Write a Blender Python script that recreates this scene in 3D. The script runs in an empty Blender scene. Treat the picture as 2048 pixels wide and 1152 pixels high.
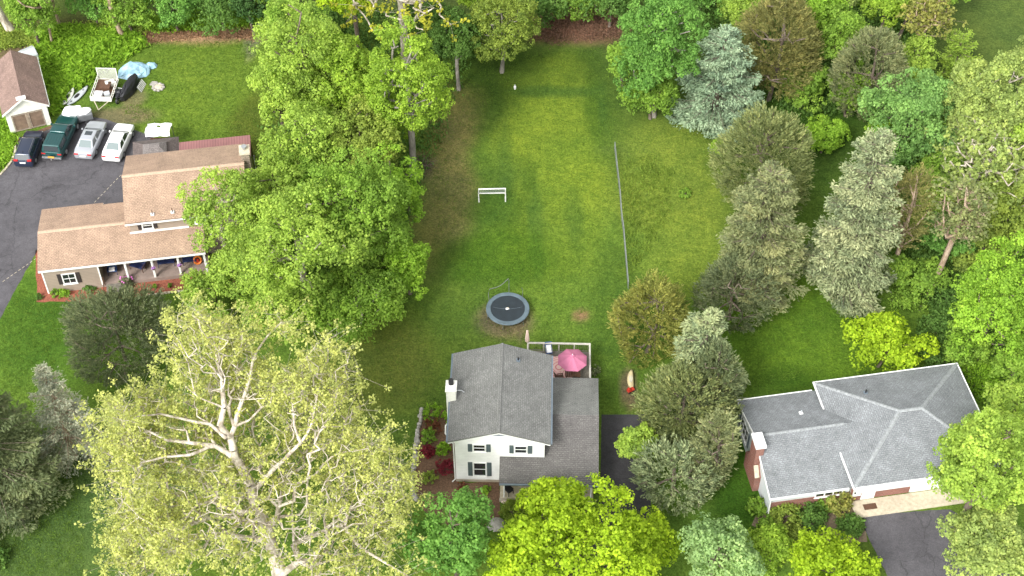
import bpy, bmesh, math, random
import numpy as np
from mathutils import Vector, Matrix
R = math.radians
sc = bpy.context.scene
# ---------------------------------------------------------------- camera
CH = 94.0; FPX = 3000.0; PITCH = R(48)
cam = bpy.data.cameras.new('camera'); co = bpy.data.objects.new('camera', cam)
sc.collection.objects.link(co); sc.camera = co
cam.sensor_width = 36; cam.lens = 36*FPX/2048; cam.clip_start = 1; cam.clip_end = 2000
co.location = (0, 0, CH); co.rotation_euler = (R(90)-PITCH, 0, 0)
# ---------------------------------------------------------------- sky, sun, exposure
SUN_EL, SUN_AZ = R(43), R(212)      # azimuth clockwise from +Y: behind the camera, to the left
w = bpy.data.worlds.new('World'); sc.world = w; w.use_nodes = True
nt = w.node_tree; bg = nt.nodes['Background']
sky = nt.nodes.new('ShaderNodeTexSky'); sky.sky_type = 'NISHITA'; sky.sun_disc = False
sky.sun_elevation = SUN_EL; sky.sun_rotation = SUN_AZ; sky.dust_density = 3.0; sky.air_density = 1.0
hs = nt.nodes.new('ShaderNodeHueSaturation'); hs.inputs['Saturation'].default_value = 0.05
nt.links.new(sky.outputs[0], hs.inputs['Color']); nt.links.new(hs.outputs[0], bg.inputs['Color'])
bg.inputs['Strength'].default_value = 0.15
sl = bpy.data.lights.new('sun', 'SUN'); sl.energy = 1.15; sl.angle = R(14); sl.color = (1.0, 0.96, 0.9)
so = bpy.data.objects.new('sun', sl); sc.collection.objects.link(so)
sd = Vector((math.sin(SUN_AZ)*math.cos(SUN_EL), math.cos(SUN_AZ)*math.cos(SUN_EL), math.sin(SUN_EL)))
so.rotation_euler = sd.to_track_quat('Z', 'Y').to_euler(); so.location = sd*200
sc.view_settings.view_transform = 'Standard'; sc.view_settings.look = 'None'
sc.view_settings.gamma = 1; sc.view_settings.exposure = 1.36
sc.render.resolution_x = 1024; sc.render.resolution_y = 576
sc.cycles.max_bounces = 6; sc.cycles.diffuse_bounces = 4; sc.cycles.transmission_bounces = 3; sc.cycles.transparent_max_bounces = 4

# ---------------------------------------------------------------- helpers
SP, CP = math.sin(PITCH), math.cos(PITCH)
def G(px, py, h=0.0):
    """point of the place at height h that was seen at pixel (px,py) of the 2048-wide survey picture"""
    u = (px-1024)/FPX; v = (576-py)/FPX; z = (CH-h)/(SP-v*CP)
    return Vector((u*z, z*(CP+v*SP), h))
def scale_at(p):
    return FPX/(p[1]*CP+(CH-p[2])*SP)
def elev(p): return math.atan2(CH-p[2], math.hypot(p[0], p[1]))
ALL = []
def link(o, parent=None):
    sc.collection.objects.link(o)
    if parent is not None: o.parent = parent
    ALL.append(o); return o
def tag(o, label=None, cat=None, group=None, kind=None):
    if label: o['label'] = label
    if cat: o['category'] = cat
    if group: o['group'] = group
    if kind: o['kind'] = kind
    return o
def thing(name, label, cat, loc=(0, 0, 0), rz=0.0, group=None):
    o = bpy.data.objects.new(name, None); o.empty_display_size = .3
    o.location = loc; o.rotation_euler = (0, 0, rz); link(o)
    return tag(o, label, cat, group)
def copy_tree(o, parent=None):
    c = o.copy(); link(c)
    if parent is not None: c.parent = parent
    for ch in [k for k in ALL if k.parent == o and k is not c]: copy_tree(ch, c)
    return c
class MB:
    def __init__(s): s.v = []; s.f = []
    def poly(s, pts):
        b = len(s.v); s.v += [tuple(p) for p in pts]; s.f.append(tuple(range(b, b+len(pts)))); return s
    def hexa(s, p):   # p: 4 bottom (ccw) + 4 top
        b = len(s.v); s.v += [tuple(q) for q in p]
        for f in ((3, 2, 1, 0), (4, 5, 6, 7), (0, 1, 5, 4), (1, 2, 6, 5), (2, 3, 7, 6), (3, 0, 4, 7)):
            s.f.append(tuple(b+i for i in f))
        return s
    def box(s, x0, y0, z0, x1, y1, z1):
        if x0 > x1: x0, x1 = x1, x0
        if y0 > y1: y0, y1 = y1, y0
        if z0 > z1: z0, z1 = z1, z0
        return s.hexa([(x0, y0, z0), (x1, y0, z0), (x1, y1, z0), (x0, y1, z0), (x0, y0, z1), (x1, y0, z1), (x1, y1, z1), (x0, y1, z1)])
    def prism(s, pts, z0, z1):
        b = len(s.v); n = len(pts)
        s.v += [(p[0], p[1], z0) for p in pts]+[(p[0], p[1], z1) for p in pts]
        s.f.append(tuple(b+i for i in reversed(range(n)))); s.f.append(tuple(b+n+i for i in range(n)))
        for i in range(n):
            j = (i+1) % n; s.f.append((b+i, b+j, b+n+j, b+n+i))
        return s
    def slab(s, pts, t):   # ccw from above; thickened downwards
        n = len(pts); b = len(s.v); P = [Vector(p) for p in pts]
        nn = (P[1]-P[0]).cross(P[2]-P[0]).normalized()
        s.v += [tuple(p) for p in P]+[tuple(p-nn*t) for p in P]
        s.f.append(tuple(b+i for i in range(n))); s.f.append(tuple(b+n+i for i in reversed(range(n))))
        for i in range(n):
            j = (i+1) % n; s.f.append((b+j, b+i, b+n+i, b+n+j))
        return s
    def tube(s, pts, r, n=8, cap=True):
        P = [Vector(p) for p in pts]; rr = r if isinstance(r, (list, tuple)) else [r]*len(P); b = len(s.v)
        for i, p in enumerate(P):
            d = (P[min(i+1, len(P)-1)]-P[max(i-1, 0)]).normalized()
            a = d.cross(Vector((0, 0, 1)) if abs(d.z) < .9 else Vector((1, 0, 0))).normalized(); c = d.cross(a)
            for k in range(n):
                t = 2*math.pi*k/n; s.v.append(tuple(p+(a*math.cos(t)+c*math.sin(t))*rr[i]))
        for i in range(len(P)-1):
            for k in range(n):
                k2 = (k+1) % n; s.f.append((b+i*n+k, b+(i+1)*n+k, b+(i+1)*n+k2, b+i*n+k2))
        if cap:
            s.f.append(tuple(b+k for k in range(n))); s.f.append(tuple(b+(len(P)-1)*n+k for k in reversed(range(n))))
        return s
    def lathe(s, prof, c=(0, 0), n=24, sx=1, sy=1):   # prof: (r,z)
        b = len(s.v)
        for r, z in prof:
            for k in range(n):
                t = 2*math.pi*k/n; s.v.append((c[0]+r*sx*math.cos(t), c[1]+r*sy*math.sin(t), z))
        for i in range(len(prof)-1):
            for k in range(n):
                k2 = (k+1) % n; s.f.append((b+i*n+k, b+i*n+k2, b+(i+1)*n+k2, b+(i+1)*n+k))
        s.f.append(tuple(b+k for k in reversed(range(n)))); s.f.append(tuple(b+(len(prof)-1)*n+k for k in range(n)))
        return s
    def loft(s, secs):
        b = len(s.v); n = len(secs[0])
        for q in secs: s.v += [tuple(p) for p in q]
        for i in range(len(secs)-1):
            for k in range(n):
                k2 = (k+1) % n; s.f.append((b+i*n+k, b+i*n+k2, b+(i+1)*n+k2, b+(i+1)*n+k))
        s.f.append(tuple(b+k for k in reversed(range(n)))); s.f.append(tuple(b+(len(secs)-1)*n+k for k in range(n)))
        return s
    def build(s, name, mat, parent=None, smooth=False, bevel=0, seg=2, fix=False):
        me = bpy.data.meshes.new(name); me.from_pydata(s.v, [], s.f); me.update()
        if fix:
            bm = bmesh.new(); bm.from_mesh(me); bmesh.ops.recalc_face_normals(bm, faces=bm.faces); bm.to_mesh(me); bm.free(); me.update()
        uv = me.uv_layers.new(name='UVMap')
        for p in me.polygons:
            n = p.normal
            if abs(n.z) > .999: u = Vector((1, 0, 0)); v = Vector((0, 1, 0))
            else:
                u = Vector((0, 0, 1)).cross(n).normalized(); v = n.cross(u)
            for li in p.loop_indices:
                c = me.vertices[me.loops[li].vertex_index].co
                uv.data[li].uv = (c.dot(u), c.dot(v))
        if smooth: me.polygons.foreach_set('use_smooth', [True]*len(me.polygons))
        me.materials.append(mat)
        o = bpy.data.objects.new(name, me); link(o, parent)
        if bevel:
            m = o.modifiers.new('bevel', 'BEVEL'); m.width = bevel; m.segments = seg; m.limit_method = 'ANGLE'; m.angle_limit = R(30)
        return o
# ---------------------------------------------------------------- materials
def newmat(name):
    m = bpy.data.materials.new(name); m.use_nodes = True; n = m.node_tree
    return m, n, n.nodes['Principled BSDF']
def N(nt, t, **k):
    n = nt.nodes.new(t)
    for a, b in k.items():
        if a.startswith('_'): setattr(n, a[1:], b)
        else: n.inputs[a].default_value = b
    return n
def c4(c): return (c[0], c[1], c[2], 1)
def mixc(nt, fac, a, b, mode='MIX'):
    m = nt.nodes.new('ShaderNodeMix'); m.data_type = 'RGBA'; m.blend_type = mode
    for sock, val in ((m.inputs[0], fac), (m.inputs[6], a), (m.inputs[7], b)):
        if hasattr(val, 'is_linked'): nt.links.new(val, sock)
        elif isinstance(val, (int, float)): sock.default_value = val
        else: sock.default_value = c4(val)
    return m.outputs[2]
def ramp(nt, src, stops):
    r = nt.nodes.new('ShaderNodeValToRGB'); el = r.color_ramp.elements
    while len(el) < len(stops): el.new(.5)
    for e, (p, c) in zip(el, stops): e.position = p; e.color = c4(c) if isinstance(c, (tuple, list)) else (c, c, c, 1)
    nt.links.new(src, r.inputs[0]); return r.outputs[0]
def noise(nt, vec, scale, detail=3, rough=.6):
    n = N(nt, 'ShaderNodeTexNoise', Scale=scale, Detail=detail, Roughness=rough)
    nt.links.new(vec, n.inputs['Vector']); return n.outputs[0]
def paint(name, c, rough=.5, metal=0, var=.12, sc_=2.0, spec=.5, bump=0, coat=0):
    m, n, b = newmat(name); tc = n.nodes.new('ShaderNodeTexCoord')
    f = noise(n, tc.outputs['Object'], sc_, 5)
    lo = tuple(x*(1-var) for x in c); hi = tuple(min(1, x*(1+var)) for x in c)
    n.links.new(ramp(n, f, [(.3, lo), (.7, hi)]), b.inputs['Base Color'])
    b.inputs['Roughness'].default_value = rough; b.inputs['Metallic'].default_value = metal
    b.inputs['Specular IOR Level'].default_value = spec; b.inputs['Coat Weight'].default_value = coat
    if bump:
        bp = N(n, 'ShaderNodeBump', Strength=bump, Distance=.02); n.links.new(noise(n, tc.outputs['Object'], 30, 3), bp.inputs['Height']); n.links.new(bp.outputs[0], b.inputs['Normal'])
    return m
def courses(name, c, bw, rh, mortar=.02, c2=None, mc=None, rough=.9, var=.25, fine=.35, bumpd=.015, off=.5, mc_=0):
    """shingles, siding, bricks: rows across the slope from the mesh's own UV in metres"""
    m, n, b = newmat(name); uv = n.nodes.new('ShaderNodeUVMap')
    br = N(n, 'ShaderNodeTexBrick'); br.offset = off
    n.links.new(uv.outputs[0], br.inputs['Vector'])
    c2 = c2 or tuple(x*(1-var) for x in c); mc = mc or tuple(x*(.62 if mc_ else .5) for x in c)
    if mc_: fine = .45
    br.inputs['Color1'].default_value = c4(c); br.inputs['Color2'].default_value = c4(c2); br.inputs['Mortar'].default_value = c4(mc)
    br.inputs['Scale'].default_value = 1; br.inputs['Mortar Size'].default_value = mortar; br.inputs['Mortar Smooth'].default_value = .3
    br.inputs['Brick Width'].default_value = bw; br.inputs['Row Height'].default_value = rh
    f1 = noise(n, uv.outputs[0], .45, 4); f2 = noise(n, uv.outputs[0], 14, 3)
    col = mixc(n, 1.0, br.outputs['Color'], ramp(n, f1, [(.3, .82), (.7, 1.12)]), 'MULTIPLY')
    col = mixc(n, 1.0, col, ramp(n, f2, [(.3, 1-fine), (.7, 1+fine)]), 'MULTIPLY')
    if mc_:
        mp = n.nodes.new('ShaderNodeMapping'); mp.inputs['Scale'].default_value = (1.6, .16, 1); n.links.new(uv.outputs[0], mp.inputs[0])
        col = mixc(n, 1.0, col, ramp(n, noise(n, mp.outputs[0], 1, 5, .65), [(.3, .92), (.7, 1.06)]), 'MULTIPLY'); col = mixc(n, 1.0, col, ramp(n, noise(n, uv.outputs[0], 1.7, 6, .8), [(.32, .80), (.5, 1), (.7, 1.14)]), 'MULTIPLY')
    n.links.new(col, b.inputs['Base Color']); b.inputs['Roughness'].default_value = rough
    bp = N(n, 'ShaderNodeBump', Strength=.6, Distance=bumpd); bp.invert = True; n.links.new(br.outputs['Fac'], bp.inputs['Height']); n.links.new(bp.outputs[0], b.inputs['Normal'])
    return m
M = {}
M['roof_grey'] = courses('grey_shingles', (.19, .193, .183), .27, .15, .02, var=.22, mc_=1)
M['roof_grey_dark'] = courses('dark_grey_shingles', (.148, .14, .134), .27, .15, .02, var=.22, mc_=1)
M['roof_bluegrey'] = courses('blue_grey_shingles', (.235, .25, .26), .27, .15, .02, var=.22, mc_=1)
M['roof_wing_back_lit'] = courses('sky_lit_grey_shingles', (.215, .22, .205), .27, .15, .02, var=.2, mc_=1)  # lightened grey shingles: grazing sky light on the back slope put into the colour
M['roof_vent_grey'] = courses('grey_brown_shingles', (.22, .195, .185), .27, .15, .02, var=.22, mc_=1)
M['roof_tan'] = courses('tan_shingles', (.41, .285, .20), .27, .15, .02, c2=(.35, .24, .17), mc_=1)
M['roof_brown'] = courses('brown_shingles', (.135, .108, .10), .27, .15, .02, var=.22, mc_=1)
M['roof_garage'] = courses('weathered_brown_shingles', (.27, .18, .15), .27, .15, .02, var=.22, mc_=1)
M['ridge_tan'] = paint('tan_ridge_caps', (.42, .30, .215), .9, var=.2, sc_=6)
M['ridge_grey'] = paint('pale_ridge_caps', (.255, .27, .275), .9, var=.25, sc_=5)
M['white_siding'] = courses('white_siding', (.88, .88, .87), 40, .2, .012, c2=(.87, .87, .86), mc=(.72, .72, .72), rough=.6, fine=.03)
M['white_siding2'] = courses('pale_grey_siding', (.62, .66, .68), 40, .2, .012, c2=(.6, .64, .66), mc=(.42, .45, .46), rough=.6, fine=.03)
M['tan_siding'] = courses('taupe_siding', (.34, .275, .22), 40, .18, .014, c2=(.33, .265, .21), mc=(.22, .18, .14), rough=.7, fine=.04)
M['white'] = paint('white_trim', (.8, .8, .78), .5, var=.06)
M['offwhite'] = paint('off_white_paint', (.72, .72, .65), .6, var=.15)
M['brick'] = courses('red_brick', (.27, .075, .05), .22, .08, .012, c2=(.2, .05, .035), mc=(.3, .24, .2), fine=.15)
M['stone'] = courses('beige_stone', (.42, .34, .26), .4, .2, .02, c2=(.3, .24, .18), mc=(.2, .17, .14), fine=.2)
M['concrete'] = paint('concrete', (.40, .35, .28), .85, var=.15, sc_=1.5, bump=.3)
M['glass'], n_, b_ = newmat('window_glass'); b_.inputs['Base Color'].default_value = (.02, .024, .028, 1); b_.inputs['Roughness'].default_value = .08; b_.inputs['Specular IOR Level'].default_value = .8
M['shutter'] = paint('slate_shutters', (.075, .10, .105), .6)
M['shutter_dark'] = paint('dark_brown_shutters', (.035, .028, .028), .6)
M['black'] = paint('black_rubber', (.015, .015, .016), .6)
M['blackcloth'] = paint('black_cover', (.018, .018, .022), .45, bump=.5)
M['grey_metal'] = paint('galvanised_metal', (.42, .44, .45), .4, .6, var=.1)
M['dull_metal'] = paint('dull_grey_metal', (.22, .23, .24), .5, .5, var=.15)
M['gutter'] = paint('slate_gutter', (.16, .2, .235), .4, .3)
M['chrome'] = paint('bright_metal', (.6, .6, .62), .2, .9, var=.05)
M['darkwood'] = paint('dark_brown_wood', (.10, .05, .028), .6, var=.3, sc_=6)
M['wood'] = paint('weathered_wood', (.28, .22, .16), .8, var=.25, sc_=5)
M['greywood'] = paint('grey_deck_boards', (.17, .155, .125), .85, var=.3, sc_=4)
M['door_brown'] = paint('brown_door_panels', (.17, .115, .08), .8, var=.3, sc_=3)
M['reddoor'] = paint('red_brown_door', (.17, .028, .016), .5)
M['redroof'] = courses('maroon_metal_sheet', (.30, .135, .13), .24, 60, .02, c2=(.28, .125, .12), mc=(.16, .06, .06), rough=.45, fine=.05, off=0)
M['pink'] = paint('pink_canvas', (.45, .14, .235), .8, var=.08, sc_=1.5)
M['beige'] = paint('cream_canvas', (.66, .52, .45), .8, var=.1)
M['whitecloth'] = paint('white_fabric', (.85, .85, .85), .8, var=.04, bump=.3)
M['bluetarp'] = paint('pale_blue_tarp', (.30, .48, .60), .5, var=.3, sc_=1.2)
M['bluecloth'] = paint('blue_sling_cloth', (.03, .08, .22), .7)
M['tealplastic'] = paint('teal_lid', (.03, .30, .30), .5)
M['creamplastic'] = paint('cream_plastic', (.45, .42, .32), .6)
M['yellowplastic'] = paint('pale_yellow_plastic', (.5, .42, .24), .5)
M['redplastic'] = paint('red_plastic', (.4, .03, .015), .5)
M['orangeplastic'] = paint('orange_plastic', (.6, .16, .02), .5)
M['greyplastic'] = paint('grey_plastic', (.45, .48, .5), .45)
M['navy'] = paint('navy_cloth', (.015, .025, .09), .7)
M['purple'] = paint('lilac_petals', (.4, .2, .5), .8)
M['pinkpetal'] = paint('pink_petals', (.65, .18, .5), .8)
M['trampmat'] = paint('black_woven_mat', (.018, .027, .034), .8, var=.2)
M['bluepad'] = paint('faded_blue_pad', (.10, .14, .165), .6, var=.25, sc_=1.2)
M['carglass'], n_, b_ = newmat('car_glass'); b_.inputs['Base Color'].default_value = (.03, .04, .045, 1); b_.inputs['Roughness'].default_value = .04; b_.inputs['Specular IOR Level'].default_value = 1
M['carglass_pale'], n_, b_ = newmat('pale_car_glass'); b_.inputs['Base Color'].default_value = (.13, .17, .17, 1); b_.inputs['Roughness'].default_value = .06; b_.inputs['Specular IOR Level'].default_value = 1
M['taillight'] = paint('tail_light_red', (.45, .02, .02), .2)
M['plate_or'] = paint('orange_plate', (.7, .35, .06), .5)
M['rock'] = paint('field_stone', (.33, .31, .28), .9, var=.35, sc_=3, bump=.6)
M['cinder'] = paint('pale_slab', (.5, .44, .33), .9, var=.2, sc_=4)
# ground materials
def groundmat():
    m, n, b = newmat('lawn'); tc = n.nodes.new('ShaderNodeTexCoord'); P = tc.outputs['Object']
    at = n.nodes.new('ShaderNodeVertexColor'); at.layer_name = 'soil'
    f0 = noise(n, P, .12, 5, .6); f1 = noise(n, P, .8, 5, .7); f2 = noise(n, P, 6, 4, .8); f3 = noise(n, P, 2.3, 6, .75)
    col = mixc(n, 1.0, at.outputs[0], ramp(n, f3, [(.3, (.68, .74, .72)), (.7, (1.40, 1.32, 1.36))]), 'MULTIPLY')
    col = mixc(n, 1.0, col, ramp(n, f0, [(.3, (.80, .86, .9)), (.7, (1.22, 1.12, 1.05))]), 'MULTIPLY')
    col = mixc(n, 1.0, col, ramp(n, f1, [(.25, (.70, .76, .8)), (.75, (1.32, 1.2, 1.2))]), 'MULTIPLY')
    col = mixc(n, 1.0, col, ramp(n, f2, [(.3, .45), (.7, 1.5)]), 'MULTIPLY')
    n.links.new(col, b.inputs['Base Color']); b.inputs['Roughness'].default_value = .95; b.inputs['Specular IOR Level'].default_value = .1
    bp = N(n, 'ShaderNodeBump', Strength=.9, Distance=.12); n.links.new(f2, bp.inputs['Height']); n.links.new(bp.outputs[0], b.inputs['Normal'])
    return m
def road(name, c, c2):
    """worn asphalt: patches, stains, hairline cracks, grit"""
    m, n, b = newmat(name); tc = n.nodes.new('ShaderNodeTexCoord'); P = tc.outputs['Object']
    col = ramp(n, noise(n, P, .28, 6, .7), [(.35, c), (.65, c2)])
    col = mixc(n, 1.0, col, ramp(n, noise(n, P, 1.6, 6, .75), [(.28, .72), (.5, 1), (.72, 1.22)]), 'MULTIPLY')
    f2 = noise(n, P, 9, 3, .8); col = mixc(n, 1.0, col, ramp(n, f2, [(.3, .7), (.7, 1.35)]), 'MULTIPLY')
    wv = N(n, 'ShaderNodeTexVoronoi', Scale=.22); wv.feature = 'DISTANCE_TO_EDGE'; ds = N(n, 'ShaderNodeTexNoise', Scale=.9, Detail=5); n.links.new(P, ds.inputs['Vector'])
    ad = N(n, 'ShaderNodeVectorMath', _operation='MULTIPLY_ADD'); ad.inputs[1].default_value = (1.6, 1.6, 0); n.links.new(ds.outputs['Color'], ad.inputs[0]); n.links.new(P, ad.inputs[2]); n.links.new(ad.outputs[0], wv.inputs['Vector'])
    col = mixc(n, 1.0, col, ramp(n, wv.outputs['Distance'], [(.0, .62), (.012, 1)]), 'MULTIPLY')
    st = noise(n, P, .7, 2, .5); col = mixc(n, 1.0, col, ramp(n, st, [(.66, 1), (.74, .72)]), 'MULTIPLY')
    n.links.new(col, b.inputs['Base Color']); b.inputs['Roughness'].default_value = .85
    bp = N(n, 'ShaderNodeBump', Strength=.5, Distance=.02); n.links.new(f2, bp.inputs['Height']); n.links.new(bp.outputs[0], b.inputs['Normal']); return m
def granular(name, c, c2, s1=.5, s2=25, rough=.95, contrast=.4, dist=.02):
    m, n, b = newmat(name); tc = n.nodes.new('ShaderNodeTexCoord'); P = tc.outputs['Object']
    col = ramp(n, noise(n, P, s1, 6, .65), [(.3, c), (.7, c2)])
    f2 = noise(n, P, s2, 3, .7)
    col = mixc(n, 1.0, col, ramp(n, f2, [(.3, 1-contrast), (.7, 1+contrast)]), 'MULTIPLY')
    n.links.new(col, b.inputs['Base Color']); b.inputs['Roughness'].default_value = rough
    bp = N(n, 'ShaderNodeBump', Strength=.7, Distance=dist); n.links.new(f2, bp.inputs['Height']); n.links.new(bp.outputs[0], b.inputs['Normal'])
    return m
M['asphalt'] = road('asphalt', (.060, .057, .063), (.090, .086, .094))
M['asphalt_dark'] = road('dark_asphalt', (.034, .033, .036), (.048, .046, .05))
M['mulch_red'] = granular('red_mulch', (.20, .06, .035), (.30, .10, .06), 1, 8, .95, .5, .05)
M['mulch'] = granular('brown_mulch', (.11, .06, .035), (.17, .10, .06), .8, 7, .95, .5, .05)
M['dirt'] = granular('bare_soil', (.14, .105, .07), (.20, .15, .10), .8, 7, .95, .35, .05)

# ---------------------------------------------------------------- ground
rng = np.random.default_rng(7)
def gridlines(a, b, step, far):
    inner = list(np.arange(a, b+1e-6, step)); out = []; d = step; x = inner[0]
    while x > -far: d *= 1.5; x -= d; out.append(x)
    x = inner[-1]; d = step; hi = []
    while x < far: d *= 1.5; x += d; hi.append(x)
    return np.array(out[::-1]+inner+hi)
gx = gridlines(-56, 52, .45, 700); gy = gridlines(48, 128, .45, 700)
X, Y = np.meshgrid(gx, gy)
def vnoise(x, y, s, seed):
    r = np.random.default_rng(seed); o = np.zeros_like(x)
    for k in range(6):
        a = r.uniform(0, 2*np.pi); f = s*r.uniform(.6, 1.7); ph = r.uniform(0, 6.28, 2)
        o += np.sin(f*(x*np.cos(a)+y*np.sin(a))+ph[0])*np.cos(f*.8*(x*np.sin(a)-y*np.cos(a))+ph[1])
    return o/3
LAWN = np.array((.098, .178, .024))
col = np.tile(LAWN, (X.size, 1)).reshape(X.shape+(3,))
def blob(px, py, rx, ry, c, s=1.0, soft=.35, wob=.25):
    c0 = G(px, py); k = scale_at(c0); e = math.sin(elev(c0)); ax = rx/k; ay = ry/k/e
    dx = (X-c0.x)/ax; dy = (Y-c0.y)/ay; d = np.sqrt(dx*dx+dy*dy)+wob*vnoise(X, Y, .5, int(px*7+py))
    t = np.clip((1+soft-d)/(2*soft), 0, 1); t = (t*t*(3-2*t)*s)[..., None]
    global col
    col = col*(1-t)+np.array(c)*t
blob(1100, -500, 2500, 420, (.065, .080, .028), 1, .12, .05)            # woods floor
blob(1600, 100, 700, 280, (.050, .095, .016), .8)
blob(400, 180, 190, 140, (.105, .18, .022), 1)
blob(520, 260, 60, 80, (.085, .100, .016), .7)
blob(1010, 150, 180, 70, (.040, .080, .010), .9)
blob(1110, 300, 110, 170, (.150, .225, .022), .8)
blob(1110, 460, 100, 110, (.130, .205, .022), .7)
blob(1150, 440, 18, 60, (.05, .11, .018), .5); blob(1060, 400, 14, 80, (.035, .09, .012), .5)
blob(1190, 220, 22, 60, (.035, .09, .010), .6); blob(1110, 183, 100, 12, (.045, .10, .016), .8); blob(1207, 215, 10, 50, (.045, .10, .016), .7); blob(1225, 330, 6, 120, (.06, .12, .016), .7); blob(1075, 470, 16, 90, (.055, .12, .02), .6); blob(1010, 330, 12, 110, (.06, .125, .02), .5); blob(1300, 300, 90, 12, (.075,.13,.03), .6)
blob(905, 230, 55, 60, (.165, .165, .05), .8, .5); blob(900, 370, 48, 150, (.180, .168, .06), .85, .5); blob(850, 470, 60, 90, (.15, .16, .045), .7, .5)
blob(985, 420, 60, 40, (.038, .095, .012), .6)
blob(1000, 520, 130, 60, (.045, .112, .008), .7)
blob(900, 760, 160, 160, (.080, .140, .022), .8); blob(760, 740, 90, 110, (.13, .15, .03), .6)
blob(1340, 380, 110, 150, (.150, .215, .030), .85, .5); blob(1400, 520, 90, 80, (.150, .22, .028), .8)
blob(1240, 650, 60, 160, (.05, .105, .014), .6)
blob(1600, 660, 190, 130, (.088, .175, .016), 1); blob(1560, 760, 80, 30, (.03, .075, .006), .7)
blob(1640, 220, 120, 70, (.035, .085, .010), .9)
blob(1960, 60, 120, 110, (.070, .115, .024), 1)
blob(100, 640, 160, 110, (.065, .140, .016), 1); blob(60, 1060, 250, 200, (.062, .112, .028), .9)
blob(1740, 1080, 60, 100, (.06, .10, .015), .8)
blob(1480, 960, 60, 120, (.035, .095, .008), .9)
blob(380, 66, 150, 19, (.36, .23, .13), .95, .5); blob(100, 65, 150, 35, (.075, .080, .025), .9); blob(40, 110, 70, 22, (.13, .09, .06), .8)
blob(1140, 45, 110, 38, (.20, .11, .075), .95, .4); blob(1240, 60, 40, 60, (.09, .07, .03), .7)
blob(1162, 630, 17, 12, (.24, .15, .08), .9, .5, .4)
blob(240, 232, 70, 17, (.16, .13, .075), .8); blob(265, 200, 25, 20, (.17, .14, .08), .7)
blob(1040, 652, 8, 40, (.16, .12, .08), .5); blob(1012, 640, 54, 38, (.17, .135, .085), .8, .3, .2)
blob(1258, 780, 16, 40, (.12, .09, .06), .8)
blob(505, 85, 14, 40, (.2, .18, .15), .6)
blob(840, 330, 30, 30, (.12, .09, .06), .7)
me = bpy.data.meshes.new('ground'); ny, nx = X.shape
Z = np.zeros_like(X)
V = np.stack([X, Y, Z], -1).reshape(-1, 3); idx = np.arange(nx*ny).reshape(ny, nx)
F = np.stack([idx[:-1, :-1], idx[:-1, 1:], idx[1:, 1:], idx[1:, :-1]], -1).reshape(-1, 4)
def fastmesh(name, V, F, attr=None):
    me = bpy.data.meshes.new(name); k = F.shape[1]
    me.vertices.add(len(V)); me.vertices.foreach_set('co', np.ascontiguousarray(V, dtype=np.float32).ravel())
    me.loops.add(F.size); me.loops.foreach_set('vertex_index', np.ascontiguousarray(F, dtype=np.int32).ravel())
    me.polygons.add(len(F)); me.polygons.foreach_set('loop_start', np.arange(0, F.size, k, dtype=np.int32))
    me.polygons.foreach_set('loop_total', np.full(len(F), k, dtype=np.int32))
    me.update(calc_edges=True)
    if attr is not None:
        a = me.attributes.new('tone', 'FLOAT', 'FACE'); a.data.foreach_set('value', attr.astype(np.float32))
    return me
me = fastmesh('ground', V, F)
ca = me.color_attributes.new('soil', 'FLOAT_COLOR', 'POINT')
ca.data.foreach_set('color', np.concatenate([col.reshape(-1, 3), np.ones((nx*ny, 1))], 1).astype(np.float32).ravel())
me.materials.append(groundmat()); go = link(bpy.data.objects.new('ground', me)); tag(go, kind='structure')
def sheet(name, pix, mat, z, jit=.08, kind='structure', rough=True):
    """flat area on the ground, edge slightly ragged"""
    P = [G(*p) for p in pix]; r = random.Random(len(pix)*31+int(pix[0][0])); out = []
    for i, p in enumerate(P):
        q = P[(i+1) % len(P)]; n = max(1, int((q-p).length/.5)) if rough else 1
        for k in range(n):
            a = p.lerp(q, k/n); out.append((a.x+r.uniform(-jit, jit), a.y+r.uniform(-jit, jit), z))
    me = bpy.data.meshes.new(name); bm = bmesh.new(); vs = [bm.verts.new(p) for p in out]; f = bm.faces.new(vs)
    if f.normal.z < 0: f.normal_flip()
    bmesh.ops.triangulate(bm, faces=[f]); bmesh.ops.recalc_face_normals(bm, faces=bm.faces); bm.to_mesh(me); bm.free()
    me.materials.append(mat); o = link(bpy.data.objects.new(name, me)); return tag(o, kind=kind)
sheet('driveway', [(26, 318), (30, 285), (105, 255), (140, 225), (215, 240), (275, 262), (335, 285), (335, 430), (85, 472), (76, 500), (42, 560), (0, 637), (-60, 745), (-300, 1000), (-420, 800), (-120, 480), (0, 348)], M['asphalt'], .006, .05)
sheet('garage_apron', [(30, 286), (105, 256), (138, 232), (118, 244), (104, 250), (30, 279)], M['mulch'], .010, .03)
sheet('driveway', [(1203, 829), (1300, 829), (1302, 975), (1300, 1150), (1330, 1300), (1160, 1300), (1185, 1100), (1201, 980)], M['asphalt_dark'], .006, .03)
sheet('driveway', [(1716, 1031), (1900, 1018), (1990, 1080), (2080, 1300), (1850, 1300), (1775, 1152), (1722, 1045)], M['asphalt'], .006, .03)
sheet('mulch_bed', [(70, 500), (74, 604), (190, 603), (290, 592), (380, 578), (470, 570), (470, 540), (380, 545), (97, 575), (80, 500)], M['mulch_red'], .006, .06)
sheet('mulch_bed', [(840, 820), (915, 820), (915, 965), (1000, 965), (1000, 1050), (870, 1050), (832, 1000), (828, 930)], M['mulch'], .006, .06)
sheet('mulch_bed', [(1520, 1000), (1720, 1000), (1735, 1085), (1560, 1080), (1505, 1050)], M['dirt'], .006, .1)

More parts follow.
